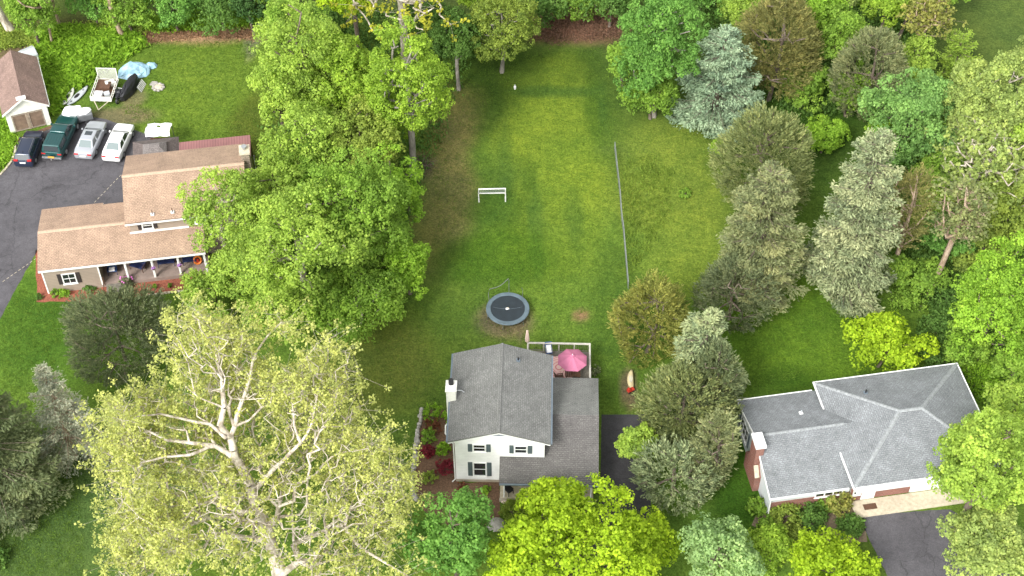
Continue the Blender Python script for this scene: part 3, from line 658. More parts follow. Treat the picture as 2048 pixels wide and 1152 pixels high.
for b_ in ((SX0-.13, -.12, EZ-.17, SX0-.01, 8.2, EZ-.05), (SX1+.005, -.12, EZ-.17, SX1+.13, 8.2, EZ-.05), (3.32, -1.95, 2.36, 10.62, -1.825, 2.47)): MB().box(*b_).build('gutter', M['gutter'], W)
MB().tube([(-.35, .12, 5.0), (-.1, .05, 4.7), (-.08, .04, .2), (-.3, -.15, .1)], .05, 6).build('downspout', M['white'], W)
MB().tube([(-.62, 1.6, 5.0), (-.75, 1.6, 4.8), (-.75, 1.2, 4.4), (-.6, 1.0, 4.3)], .05, 6).build('downspout', M['white'], W)
MB().poly([(2.85, -.006, 5.93), (3.67, -.006, 5.93), (3.26, -.006, 6.1)]).box(2.78, -.03, 5.87, 3.74, -.004, 5.925).build('gable_vent', M['gutter'], W)
window(W, 0, 1.38, 2.22, 3.93, 4.72, 'shutter', .32); window(W, 0, 4.43, 5.27, 3.82, 4.66, 'shutter', .32)
window(W, 0, 1.36, 2.24, .85, 2.45, 'shutter', .34)
c = MB(); c.box(-.78, 3.55, 0, -.05, 4.5, 6.35); c.box(-.84, 3.49, 6.35, .01, 4.56, 6.5); ch = c.build('chimney', M['offwhite'], W, bevel=.03)
MB().tube([(-.42, 4.2, 6.5), (-.42, 4.2, 6.95)], .19, 12).build('flue', M['black'], ch); MB().box(-.7, 3.6, 6.5, -.15, 3.95, 6.62).build('chimney_cap', M['whitecloth'], ch)
MB().tube([(-.05, 3.9, 6.1), (.35, 3.95, 6.05), (.55, 3.9, 5.9)], .04, 6).build('flue_bracket', M['grey_metal'], ch)
vent_pipe(W, 4.5, 6.9, 6.1, base='gutter')
# porch under the wing roof
MB().box(3.34, -1.65, 0, 10.3, 1.19, .32).build('porch_floor', M['cinder'], W); MB().box(3.30, -1.80, .0, 7.5, -1.66, .30).build('porch_step', M['concrete'], W)
MB().box(3.3, 1.12, .33, 10.3, 1.197, 2.2).build('porch_wall', M['stone'], W)
for px_ in (3.65, 6.9, 10.1): MB().box(px_-.05, -1.6, .32, px_+.05, -1.5, 2.2).build('porch_post', M['white'], W, bevel=.01)
d = MB().box(4.35, 1.06, .34, 5.3, 1.115, 2.15).build('door', M['reddoor'], W); MB().box(4.3, 1.03, .33, 4.349, 1.11, 2.25).box(5.301, 1.03, .33, 5.35, 1.11, 2.25).box(4.349, 1.03, 2.16, 5.301, 1.11, 2.25).build('door_frame', M['white'], d)
# deck behind
m = MB()
for i in range(24): m.box(4.2, 8.22+i*.17, .74, 10.08, 8.22+i*.17+.155, .80)
D_ = m.build('deck', M['greywood'], W); MB().box(4.22, 8.24, .56, 10.05, 12.2, .735).build('deck_skirt', M['darkwood'], D_)
m = MB(); m.box(5.1, 12.2, 1.72, 10.18, 12.36, 1.78); m.box(10.04, 8.3, 1.72, 10.18, 12.199, 1.78)
for i in range(5): x_ = 5.15+i*1.23; m.box(x_, 12.23, 0, x_+.1, 12.33, 1.719)
for i in range(4): y_ = 8.4+i*1.2; m.box(10.06, y_, 0, 10.16, y_+.1, 1.719)
m.box(5.1, 8.25, 1.722, 5.2, 12.199, 1.776); rl_ = m.build('deck_railing', paint('greyed_white_rail', (.45, .43, .38), .8, var=.2, sc_=3), D_); m = MB()
m.box(5.25, 12.262, .9, 10.04, 12.298, .94); m.box(10.098, 8.4, .9, 10.132, 12.2, .94)
for i in range(32): x_ = 5.3+i*.15; m.box(x_, 12.27, .941, x_+.022, 12.29, 1.718)
for i in range(24): y_ = 8.5+i*.15; m.box(10.105, y_, .941, 10.125, y_+.022, 1.718)
m.build('baluster_panel', M['greywood'], rl_)
# --- brown house, left
o = G(97, 587)
B = thing('tan_house', 'long tan roofed house with white columned front porch beside the big driveway', 'house', o, R(9))
m = MB(); m.box(0, 0, 0, 4.6, 6.7, 2.88); m.box(4.6, 2.3, 0, 13.2, 6.7, 2.88)
m.poly([(0, 0, 2.88), (0, 3.6, 3.62), (0, 6.7, 2.88)][::-1]); m.poly([(13.2, 0, 2.88), (13.2, 3.6, 3.62), (13.2, 6.7, 2.88)]); m.build('wall', M['tan_siding'], B)
m = MB(); m.box(7.5, 2.5, 2.9, 17.1, 10.2, 4.9); m.box(9, 6.7, 0, 17.1, 10.2, 2.9); m.box(13.21, 2.5, 0, 17.1, 6.69, 2.9); m.poly([(7.5, 2.5, 4.9), (7.5, 6.4, 6.35), (7.5, 10.2, 4.9)][::-1]); m.poly([(17.1, 2.5, 4.9), (17.1, 6.4, 6.35), (17.1, 10.2, 4.9)]); m.build('upper_wall', M['tan_siding'], B)
m = MB(); m.slab([(-.22, -.12, 2.98), (13.5, -.12, 2.98), (13.5, 3.6, 3.78), (-.22, 3.6, 3.78)], .14); m.slab([(-.22, 3.602, 3.78), (7.45, 3.602, 3.78), (7.45, 6.85, 3.06), (-.22, 6.85, 3.06)], .14); m.slab([(-.22, 6.852, 3.059), (4.95, 6.852, 3.059), (4.95, 7.1, 3.0), (-.22, 7.1, 3.0)], .13)
rl = m.build('roof', M['roof_tan'], B); MB().hexa([(-.2, 3.4, 3.74), (7.4, 3.4, 3.74), (7.4, 3.8, 3.74), (-.2, 3.8, 3.74), (-.2, 3.55, 3.83), (7.4, 3.55, 3.83), (7.4, 3.65, 3.83), (-.2, 3.65, 3.83)]).build('ridge_cap', M['ridge_tan'], rl)
m = MB(); m.slab([(7.22, 2.2, 5.0), (17.42, 2.2, 5.0), (17.42, 6.42, 6.5), (7.22, 6.42, 6.5)], .14); m.slab([(7.22, 6.422, 6.5), (17.42, 6.422, 6.5), (17.42, 10.55, 4.98), (7.22, 10.55, 4.98)], .14)
ru = m.build('upper_roof', M['roof_tan'], B); MB().hexa([(7.2, 6.22, 6.44), (17.44, 6.22, 6.44), (17.44, 6.62, 6.44), (7.2, 6.62, 6.44), (7.2, 6.37, 6.55), (17.44, 6.37, 6.55), (17.44, 6.47, 6.55), (7.2, 6.47, 6.55)]).build('ridge_cap', M['ridge_tan'], ru)
m = MB(); m.box(7.22, 2.1, 4.78, 17.4, 2.19, 4.9); m.box(-.2, -.22, 2.76, 13.5, -.13, 2.9); m.box(13.4, -.12, 2.7, 13.5, 3.5, 2.83); m.box(7.4, 2.36, 3.55, 12.3, 2.495, 3.66); m.box(7.24, 10.56, 4.74, 17.4, 10.64, 4.86); m.box(-.2, 7.11, 2.8, 4.95, 7.19, 2.9)
m.box(-.03, -.03, 0, .09, -.004, 2.75); m.box(4.5, -.03, .3, 4.62, -.004, 2.75); m.build('fascia', M['white'], B)
window(B, 2.5, 8.55, 9.35, 3.9, 4.6, 'shutter_dark', .3); window(B, 2.5, 12.9, 13.7, 3.9, 4.6, 'shutter_dark', .3)
window(B, 0, 1.55, 2.55, 1.0, 2.1, 'shutter_dark', .33, 'grid')
MB().box(4.62, .02, 0, 13.4, 2.29, .38).build('porch_floor', M['cinder'], B)
for o_ in ALL[-1:]: o_.data.materials[0] = paint('brown_grey_porch_slab', (.26, .20, .17), .85, var=.2, sc_=1.5)
m = MB()
for i in range(3): m.box(4.85, -.32-i*.32, 0, 6.3, -.0-i*.32-.002, .3-i*.1)
m.build('porch_step', M['greywood'], B); MB().tube([(4.75, -.95, 0), (4.75, -.95, .9), (4.75, -.05, 1.25), (4.75, -.05, .3)], .03, 6).build('handrail', M['darkwood'], B)
for x_ in (6.75, 8.95, 11.1, 13.3): MB().box(x_-.09, .08, .38, x_+.09, .26, 2.76).build('porch_post', M['white'], B, bevel=.015)
for x0, x1 in ((5.2, 6.1), (10.2, 11.1)): MB().box(x0, 2.26, .4, x1, 2.297, 2.4).build('door', M['navy'] if x0 > 9 else M['darkwood'], B)
window(B, 2.3, 7.2, 8.4, 1.1, 2.2, 'shutter_dark', .3); window(B, 2.3, 11.9, 12.8, 1.1, 2.2, None)
for x_ in (9.55, 11.2): vent_pipe(B, x_, 2.7, 5.25, 'darkwood', 'white', .45, .04)
c = MB(); c.box(17.12, 6.5, 0, 18.0, 8.3, 5.2); c.hexa([(17.12, 6.5, 5.2), (18.0, 6.5, 5.2), (18.0, 8.3, 5.2), (17.12, 8.3, 5.2), (17.2, 6.9, 5.9), (17.92, 6.9, 5.9), (17.92, 7.9, 5.9), (17.2, 7.9, 5.9)]); c.box(17.2, 6.9, 5.9, 17.92, 7.9, 7.0)
ch = c.build('chimney', M['stone'], B); MB().box(17.1, 6.8, 7.0, 18.02, 8.0, 7.12).build('chimney_cap', M['cinder'], ch); MB().tube([(17.56, 7.45, 7.12), (17.56, 7.45, 7.4)], .16, 12).tube([(17.56, 7.45, 7.4), (17.56, 7.45, 7.46)], .24, 12).build('flue', M['grey_metal'], ch)
m = MB(); m.slab([(11.4, 10.7, 2.95), (17.75, 10.7, 2.95), (17.75, 14.5, 2.4), (11.4, 14.5, 2.4)], .05); m.build('patio_roof', M['redroof'], B)
m = MB()
for x_ in (11.5, 14.6, 17.6): m.box(x_, 14.3, 0, x_+.1, 14.4, 2.34)
m.box(11.45, 14.29, 2.22, 17.7, 14.41, 2.33); m.build('patio_post', M['darkwood'], B)
# --- garage
o = G(4.9, 230.6, 2.5); o.z = 0
Ga = thing('garage', 'weathered brown roofed garage with white front and double wooden doors behind the dark car', 'garage', o, R(20.5))
GW, GD = 4.15, 7.4
m = MB(); m.box(.2, .3, 0, GW-.2, GD-.2, 2.42); m.poly([(.2, .3, 2.42), (GW-.2, .3, 2.42), (GW/2, .3, 3.72)]); m.poly([(GW-.2, GD-.2, 2.42), (.2, GD-.2, 2.42), (GW/2, GD-.2, 3.72)]); m.build('wall', M['offwhite'], Ga)
m = MB(); m.slab([(-.05, 0, 2.5), (GW/2, 0, 3.9), (GW/2, GD, 3.9), (-.05, GD, 2.5)], .12); m.slab([(GW/2+.003, 0, 3.9), (GW+.05, 0, 2.5), (GW+.05, GD, 2.5), (GW/2+.003, GD, 3.9)], .12); m.build('roof', M['roof_garage'], Ga)
m = MB()
for a, b in ((-.06, GW/2), (GW+.06, GW/2)): m.hexa([(a, -.05, 2.26), (b, -.05, 3.68), (b, -.003, 3.68), (a, -.003, 2.26), (a, -.05, 2.46), (b, -.05, 3.88), (b, -.003, 3.88), (a, -.003, 2.46)])
m.box(.2, .2, 0, .65, .295, 2.4); m.box(GW-.65, .2, 0, GW-.2, .295, 2.4); m.box(.66, .2, 2.05, GW-.66, .295, 2.4); m.box(GW+.06, .1, 2.3, GW+.14, GD, 2.42); m.build('trim', M['offwhite'], Ga)
MB().box(GW/2-.5, -.12, 3.86, GW/2+.35, .3, 3.95).build('ridge_board', M['whitecloth'], Ga)
for x0, x1 in ((.68, GW/2-.08), (GW/2+.08, GW-.68)):
    d = MB().box(x0, .22, .08, x1, .29, 2.04).build('door', M['door_brown'], Ga)
    MB().box(x0, .17, .1, x1, .219, .22).box(x0, .17, 1.9, x1, .219, 2.03).box(x0, .17, .221, x0+.1, .219, 1.899).box(x1-.1, .17, .221, x1, .219, 1.899).build('door_frame', M['stone'], d)
MB().box(GW/2-.075, .15, .06, GW/2+.075, .28, 2.05).build('door_post', M['wood'], Ga)
# --- grey roofed house, right
o = G(1538.4, 997.6, 2.6); e = G(1706.4, 974, 2.6); ang = math.atan2(e.y-o.y, e.x-o.x); e.z = 0
Rh = thing('grey_roofed_house', 'blue grey hip roofed house with red brick chimney and white garage front at right', 'house', e, ang)
m = MB(); m.box(-6.15, .35, 0, -.02, 8.8, 2.5); m.poly([(-6.15, .35, 2.5), (-6.15, 4.7, 3.85), (-6.15, 8.8, 2.5)][::-1]); m.build('wing_wall', M['white_siding2'], Rh)
MB().box(-5.98, .30, 0, -.02, .349, 1.5).build('brick_base', M['brick'], Rh)
m = MB(); m.box(.2, .5, 0, 11.0, 9.0, 3.2); m.build('wall', M['white_siding'], Rh); MB().box(.2, -.35, 2.15, 11.0, .499, 3.25).build('overhang_wall', M['white_siding'], Rh)
HZ, AP = 3.35, 5.15; a0, a1, b0, b1 = -.22, 11.25, -.55, 9.3; r0, r1, ry_ = 4.6, 6.3, 4.4
m = MB(); m.slab([(a0, b0, HZ), (a1, b0, HZ), (r1, ry_, AP), (r0, ry_, AP)], .13); m.slab([(a1, b0, HZ), (a1, b1, HZ), (r1, ry_, AP)], .13)
m.slab([(a1, b1, HZ), (a0, b1, HZ), (r0, ry_, AP), (r1, ry_, AP)], .13); m.slab([(a0, b1, HZ), (a0, b0, HZ), (r0, ry_, AP)], .13); rm = m.build('roof', M['roof_bluegrey'], Rh)
m = MB(); m.slab([(-6.25, 0, 2.6), (0, 0, 2.6), (2.0, 4.75, 3.95), (-6.25, 4.75, 3.95)], .13); m.slab([(-6.25, 4.752, 3.95), (2.0, 4.752, 3.95), (0, 9.12, 2.6), (-6.25, 9.12, 2.6)], .13); rw = m.build('wing_roof', M['roof_bluegrey'], Rh)
def capline(p, q, n, par, wd=.17, zt=.04):
    P = Vector(p); Q = Vector(q); d = (Q-P).normalized(); s = d.cross(Vector((0, 0, 1))).normalized(); m = MB()
    for i in range(n):
        a = P.lerp(Q, i/n); b = P.lerp(Q, (i+1)/n-.004); u = Vector((0, 0, 1)); lo = u*(-.05); hi = u*(zt+.012*(i % 2))
        m.hexa([a-s*wd+lo, b-s*wd+lo, b+s*wd+lo, a+s*wd+lo, a-s*wd*.3+hi, b-s*wd*.3+hi, b+s*wd*.3+hi, a+s*wd*.3+hi])
    m.build('ridge_cap', M['ridge_grey'], par, fix=True)
for p in ((a0, b0), (a1, b0), (a1, b1), (a0, b1)): capline((p[0], p[1], HZ), (r0 if p[0] < 1 else r1, ry_, AP), 22, rm)
capline((r0, ry_, AP+.01), (r1, ry_, AP+.01), 6, rm); capline((-6.2, 4.75, 3.96), (.6, 4.75, 3.96), 22, rw, .13)
m = MB(); t = .1
m.box(a0-t, b0-t, HZ-.14, a1+t, b0-.004, HZ+.0); m.box(a0-t, b1+.004, HZ-.14, a1+t, b1+t, HZ); m.box(a0-t, b0, HZ-.14, a0-.004, b1, HZ+.0); m.box(a1+.004, b0, HZ-.14, a1+t, b1, HZ)
m.box(-6.3, -t, 2.46, a0-t-.01, -.004, 2.6); m.box(-6.3, 9.124, 2.46, a0-t-.01, 9.12+t, 2.6); m.build('gutter', M['white'], Rh)
m = MB()
for s0, s1 in ((0, 4.75), (9.12, 4.75)): m.hexa([(-6.32, s0, 2.38), (-6.26, s0, 2.38), (-6.26, s1, 3.73), (-6.32, s1, 3.73), (-6.32, s0, 2.58), (-6.26, s0, 2.58), (-6.26, s1, 3.93), (-6.32, s1, 3.93)])
m.tube([(-6.15, .1, 2.4), (-6.1, .1, .1)], .05, 6); m.build('rake_board', M['white'], Rh, fix=True)
c = MB(); c.box(-6.62, 2.5, 0, -6.02, 5.0, 1.7); c.hexa([(-6.62, 2.5, 1.7), (-6.02, 2.5, 1.7), (-6.02, 5, 1.7), (-6.62, 5, 1.7), (-6.62, 3.2, 2.4), (-6.02, 3.2, 2.4), (-6.02, 4.35, 2.4), (-6.62, 4.35, 2.4)]); c.box(-6.62, 3.2, 2.4, -6.02, 4.35, 4.5)
ch = c.build('chimney', M['brick'], Rh); MB().box(-6.72, 3.1, 4.5, -5.92, 4.45, 4.72).build('chimney_cap', M['whitecloth'], ch); MB().hexa([(-6.64, 2.48, 1.72), (-6.3, 2.48, 1.72), (-6.3, 3.15, 2.4), (-6.64, 3.15, 2.4), (-6.64, 2.45, 1.8), (-6.3, 2.45, 1.8), (-6.3, 3.12, 2.48), (-6.64, 3.12, 2.48)]).build('chimney_shoulder', M['cinder'], ch, fix=True)
window(Rh, -6.15, 6.2, 7.9, .9, 2.3, 'gutter', bars='triple', axis='x', face=-1)
window(Rh, .35, -2.6, -.6, 1.45, 2.2, None, bars='triple')
MB().box(.2, .44, .1, 4.9, .497, 2.14).build('brick_front', M['brick'], Rh)
d = MB().box(1.1, .38, .12, 2.15, .436, 2.1).build('door', M['white'], Rh); MB().box(1.25, .36, 1.1, 1.65, .379, 1.7).build('door_pane', M['glass'], d)
window(Rh, .44, .45, .9, .9, 1.7, None)
m = MB().box(5.0, .42, .1, 10.6, .496, 2.14)
for i in range(4): m.box(5.0, .40, .12+i*.5, 10.6, .419, .55+i*.5)
m.build('garage_door', M['offwhite'], Rh)
MB().box(.35, -1.1, 0, 10.9, .37, .09).build('front_slab', M['cinder'], Rh); MB().box(1.15, -.55, .092, 2.15, -.05, .11).build('door_mat', M['darkwood'], Rh)
vent_pipe(Rh, 3.0, 7.1, 4.2, base='gutter'); vent_pipe(Rh, -2.1, 6.6, 3.4, 'greyplastic', 'white', .3)
# ---------------------------------------------------------------- trees
GW1 = 'trees crowding the strip between the left house and the lawn'; GW2 = 'woodland trees along the back edge'; GW3 = 'trees in the right hand woods'
broad('maple_tree', 'tall rounded light green tree at the upper left end of the strip, beside the yard', 600, 130, 98, 150, 3, 'light', 1.3, group=GW1)
broad('maple_tree', 'yellow green tree below the pale bare limbs, in the tree strip', 690, 160, 85, 95, 4, 'lime', 1.0, group=GW1)
broad('maple_tree', 'tall yellow green tree on the strip edge, its grey stem standing on brown grass', 815, 180, 85, 120, 5, 'lime', .95, .25, fill=.2, bark='grey', group=GW1, dens=.85)
broad('maple_tree', 'olive yellow tree mid strip, lime crowns above it and green ones below', 720, 290, 90, 85, 4, 'oliveleaf', .9, .25, group=GW1)
broad('maple_tree', 'fresh green tree left of centre in the strip, just above the tan chimney', 610, 285, 85, 100, 3, 'light', 1.2, group=GW1)
broad('maple_tree', 'vivid lime tree on the right edge of the strip, level with the white goal', 785, 390, 60, 120, 2, 'vivid', 1.0, group=GW1)
broad('maple_tree', 'slim bright green tree hanging to a point beside the brown grass, above the trampoline', 815, 520, 42, 75, 1.5, 'vivid', .9, group=GW1, minr=.8)
broad('maple_tree', 'bright green low tree whose tip points at the trampoline', 790, 570, 58, 50, 1, 'vivid', .9, group=GW1, minr=.6)
broad('maple_tree', 'deeper green layered tree in the middle of the strip, right of the light green one', 710, 420, 105, 130, 3, 'mid', 1.2, group=GW1)
broad('maple_tree', 'light green tree reaching over the right end of the tan roof', 455, 430, 85, 85, 5, 'light', 1.1, .26, bark='pale', group=GW1, dens=.9, fill=.2, low=-.2)
broad('maple_tree', 'biggest light green tree of the strip, right of the tan house porch', 590, 490, 150, 140, 4.5, 'light', 1.45, bark='pale', group=GW1)
broad('maple_tree', 'mid green tree with a bare pale limb, at the lower right end of the strip', 715, 590, 100, 85, 1.2, 'mid', 1.25, bark='pale', group=GW1, fill=.2)
broad('maple_tree', 'low light green tree between the porch mulch and the great pale tree', 430, 590, 72, 60, 1, 'light', 1.0, group=GW1, minr=.6)
broad('maple_tree', 'green tree at the bottom of the strip behind the pale tree top', 560, 610, 90, 70, 2, 'light', 1.2, group=GW1)
for x, y, a, b, c0, pl, l in ((545, 385, 62, 75, 3, 'light', 'light green tree between the stone chimney and the strip centre'), (640, 350, 75, 80, 2, 'mid', 'mid green tree filling the strip centre left of the layered one'), (560, 200, 60, 90, 2, 'light', 'light green tree on the left flank of the strip beside the back yard'),
        (750, 480, 75, 85, 1.5, 'mid', 'deeper green tree low on the strip flank above the brown grass'), (655, 230, 70, 70, 2, 'lime', 'yellow green tree on the upper left flank of the strip'), (755, 240, 80, 80, 2, 'lime', 'yellow green tree under the tallest yellow green crown'), (650, 600, 80, 70, 1, 'mid', 'mid green tree at the strip foot, left of the bare limb'), (500, 520, 75, 75, 2, 'light', 'light green tree right of the teal lidded box'), (600, 60, 75, 70, 2, 'mid', 'mid green tree at the very top end of the strip')):
    broad('maple_tree', l, x, y, a, b, c0, pl, 1.15, group=GW1)
# back edge
twiggy('maple_tree', 'broad tree with bare pale limbs and yellow tufts at the top of the tree strip', 800, -40, 190, 130, 5, 'yellow', 'pale', natt=190, leafk=50, leaf=.3, clus=.6, tr=.42, tip=.02, group=GW2, low=-.3, inner=.5)
broad('bright_tree', 'sunny yellow tuft of a tree at the top edge left of the bare pale limbs', 700, 0, 50, 38, 8, 'bright', .9, group=GW2)
broad('oak_tree', 'dark green tree with a thin grey stem standing just right of the strip', 915, 80, 48, 95, 1.8, 'deep', .9, bark='grey', group=GW2, minr=.9, lean=(0, -1))
broad('oak_tree', 'dull yellow green tree on a single stem at the top of the lawn', 1003, 55, 78, 80, 1.8, 'oliveleaf', .85, .24, bark='grey', group=GW2, fill=.25, minr=.7, dens=.8)
for i, (x, y, a, b, c0, p, l) in enumerate([
    (60, 25, 55, 50, 2, 'mid', 'round green tree in the top left corner behind the garage'), (255, 15, 60, 50, 1, 'mid', 'green tree behind the fern patch, beside the leaning pale trunk'),
    (180, -5, 60, 40, 2, 'jade', 'blue green tree at the top edge left of the leaning pale trunk'), (345, 10, 55, 50, 1, 'jade', 'green tree at the top edge above the left end of the wood chip strip'), (440, 15, 58, 45, 1, 'deep', 'dark green tree above the middle of the wood chip strip'), (500, 12, 40, 50, 1, 'darkgreen', 'darkest tree at the top, above the right end of the wood chip strip'),
    (1090, 5, 60, 50, .6, 'deep', 'dark green tree at the top edge above the leaf litter'), (1165, -2, 60, 42, .8, 'mid', 'green tree at the top edge right above the leaf litter'), (1222, 0, 50, 50, 1, 'deep', 'dark tree at the top edge, next to the tall green tree right of the lawn'),
    (560, -30, 70, 50, 3, 'mid', 'green tree at the top edge behind the tree strip'), (660, 60, 60, 55, 1, 'deep', 'dark green tree low behind the bare pale limbs'), (860, 40, 60, 50, 1, 'deep', 'dark green tree low under the right half of the bare limbs'),
    (960, -20, 60, 40, 4, 'lime', 'yellow green tree at the top edge over the head of the lawn'), (1030, -35, 50, 40, 4, 'bright', 'bright tree peeping over the top edge at the head of the lawn')]):
    broad('woodland_tree', l, x, y, a, b, c0, p, 1.0, .27, group=GW2, dens=.8)
def bare_trunk(label, px, py, tx, ty, h, r0, bark='pale'):
    """stem whose crown is above the picture"""
    b = G(px, py); t = G(tx, ty, h); rr = nextr(); base = np.array(b); top = np.array(t)+(np.array(t)-base)*.9
    d = rdir(rr, 26); att = top+np.array([0, 0, 1.5])+d*np.array([2.2, 2.2, 2.2]); A, Bp, ra, rb, P, par = skeleton(rr, base-np.array([0, 0, .1]), top, att, r0, .03)
    C, D, Nn, l, wd, tone, lc = crown_broad(rr, top+np.array([0, 0, 2.]), 3, 3, 2.2, .9, .28, .6)
    finish('woodland_tree', label, 'tree', base, (C, D, Nn, l, wd, tone), tubes(A, Bp, ra, rb, 7), LM('mid'), bark, GW2)
bare_trunk('tall bare pale trunk leaning left behind the fern patch', 247, 76, 228, 5, 4.2, .26, 'tan')
bare_trunk('thick pale trunk leaning at the far top left corner', 22, 62, -8, 0, 4.0, .38)
bare_trunk('thin grey brown trunk between the corner tree and the fern patch', 104, 88, 90, 40, 3.2, .13, 'tan')
bare_trunk('short pale trunk just right of the corner tree', 120, 52, 110, 15, 3, .14, 'tan')
bare_trunk('slender stem behind the wood chip strip among dark trees', 372, 22, 366, -20, 3, .16, 'grey')
# right of the lawn
broad('oak_tree', 'tall mid green tree right of the lawn head, left of the blue spruce', 1320, 90, 90, 115, 3, 'jade', 1.0, .26, bark='grey', group=GW3)
broad('oak_tree', 'lower mid green tree touching the left side of the blue spruce', 1305, 185, 62, 62, .5, 'mid', 1.0, group=GW3, minr=.6)
spruce('blue_spruce', 'pale blue green cone shaped spruce right of the lawn head', 1428, 238, 60, 98, 'blue', 1.35, .4, shape=.6)
feather('juniper_tree', 'big brown olive tree behind the blue spruce', 1555, 95, 100, 115, 1, 'brownolive', 1.1, group=GW3)
broad('oak_tree', 'bright green tree between the brown olive tree and the grey olive one', 1680, 80, 52, 75, 2, 'mid', 1.0, group=GW3)
feather('juniper_tree', 'greyish olive feathery tree left of the aqua green dome', 1738, 140, 82, 100, .5, 'greyolive', 1.1, group=GW3)
broad('oak_tree', 'pale yellow tree at the top edge between the two olive trees', 1680, -15, 60, 40, 5, 'pale', .9, group=GW3)
broad('oak_tree', 'lime green tree at the top edge above the greyish olive tree', 1770, 5, 62, 45, 4, 'lime', .9, group=GW3)
broad('oak_tree', 'green tree at the top edge over the back right clearing', 1820, -25, 60, 30, 5, 'oliveleaf', .9, group=GW3)
twiggy('pine_tree', 'thin sparse brown pine at the edge of the back right clearing', 1852, 38, 42, 55, 3.5, 'gold', 'tan', natt=110, leafk=50, leaf=.28, clus=.4, tr=.2, tip=.015, group=GW3, minr=1, maxr=2.5)
spruce('pine_tree', 'soft light green young pine in front of the back right clearing', 1905, 150, 68, 52, 'light', .8, .4, shape=.5, sparse=.1)
broad('maple_tree', 'smooth aqua green domed tree, large, right of the greyish olive tree', 1828, 235, 115, 108, 2.5, 'aqua', 1.15, .27, group=GW3, dens=1.1)
broad('maple_tree', 'pale yellow green tree at the right edge above the white dead branches', 1985, 215, 105, 105, 4, 'pale', .9, .26, bark='pale', group=GW3, fill=.3)
twiggy('maple_tree', 'pale green tree with white dead branches at the right, right of the brown cedar', 1985, 330, 120, 105, 3, 'pale', 'pale', natt=330, leafk=60, leaf=.3, clus=.5, tr=.45, tip=.02, group=GW3)
broad('maple_tree', 'yellowish green tree filling the right edge below the dead branches', 2010, 430, 85, 85, 1.5, 'oliveleaf', 1.0, group=GW3)
broad('maple_tree', 'green tree between the brown cedar and the pale dead branched tree', 1880, 360, 60, 75, 1, 'mid', .9, .24, group=GW3, dens=.8)
broad('maple_tree', 'blue green low tree behind the leaning thin pine', 1905, 470, 55, 60, .8, 'jade', .9, group=GW3)
feather('juniper_tree', 'large olive brown cedar above the two grey green spruces', 1530, 325, 98, 115, .4, 'gold', 1.1, group=GW3)
for o_ in ALL[-2:]:
    if o_.name.startswith('crown'): o_.data.materials[0] = LM('olive')
broad('bright_tree', 'small bright green round tree between the olive cedar and the aqua dome', 1648, 275, 45, 38, .5, 'vivid', .8, .24, group=GW3)
broad('bright_tree', 'yellow green sapling on the left side of the olive brown cedar', 1440, 298, 18, 20, .3, 'lime', .5, .2, minr=.8)
spruce('spruce_tree', 'pale silvery spruce with a sharp top, the right one of the pair', 1684, 588, 272, 92, 'silver', 1.2, .38, shape=.45, z0=.1)
spruce('spruce_tree', 'grey green spruce with a sharp top, left one of the pair', 1505, 590, 340, 98, 'greyolive', 1.2, .38, shape=.45, z0=.1)
feather('juniper_tree', 'dark grey green rounded cedar at the foot of the left spruce', 1468, 580, 78, 82, .3, 'darkgrey', 1.1, cone=.3, group=GW3)
feather('juniper_tree', 'slim brownish cedar on a bare reddish trunk right of the silvery spruce', 1815, 420, 48, 90, 3.5, 'brownolive', .7, leaf=.3, bark='tan', maxr=2.5, group=GW3)
twiggy('pine_tree', 'sparse tall pine with a bare leaning pink brown trunk near the right edge', 1925, 440, 50, 85, 5, 'olive', 'tan', natt=130, leafk=40, leaf=.26, clus=.4, tr=.24, tip=.018, minr=1, maxr=2.6, lean=(-.8, 0), group=GW3)
broad('maple_tree', 'dense vivid green maple at the right edge, above the grey roofed house', 1990, 615, 95, 125, 1.5, 'vivid', 1.15, .27, group=GW3)
broad('bright_tree', 'round chartreuse maple behind the grey roofed house', 1768, 690, 76, 60, 1, 'bright', 1.15, .3, minr=.6)
shrub('bush', 'loose light green bush at the foot of the slim brownish cedar', 1812, 610, 34, 1.8, 'mid', .2, 1600)
shrub('bush', 'dark green bush on the lawn edge right of the chartreuse maple', 1875, 665, 45, 2.2, 'deep', .22, 2600)
shrub('bush', 'dark green bush under the leaning thin pine', 1890, 610, 42, 2.0, 'deep', .22, 2000)
shrub('bush', 'low feathery green bush behind the right corner of the grey roof', 1945, 770, 60, 2.2, 'fern', .25, 3600, spiky=True)
shrub('bush', 'dark green bush between the chartreuse maple and the corner of the grey roof', 1875, 735, 36, 1.6, 'deep', .2, 1800)
feather('juniper_tree', 'golden olive cedar at the lower end of the long grey rail fence', 1300, 635, 80, 92, .3, 'gold', 1.1, cone=.3)
spruce('spruce_tree', 'pale spruce between the golden cedar and the broad olive one, with its boughs spread', 1395, 800, 634, 98, 'sage', 1.1, .42, shape=.6)
feather('juniper_tree', 'darker green cedar behind the broad olive one, left of the grey roofed house', 1428, 770, 54, 90, .3, 'greygreen', 1.1)
feather('juniper_tree', 'broad olive cedar right of the white house driveway', 1370, 815, 102, 100, .3, 'olive', 1.2, cone=.35)
broad('bright_tree', 'small bright green tree overhanging the dark driveway', 1276, 890, 36, 40, .3, 'light', .7, .26, minr=.7)
feather('juniper_tree', 'grey green cedar in front of the broad olive one, above the chartreuse tree', 1350, 950, 82, 75, .3, 'sage', 1.1, cone=.3)
feather('juniper_tree', 'olive green cedar left of the brick chimney', 1428, 905, 48, 100, .3, 'greyolive', 1.0)
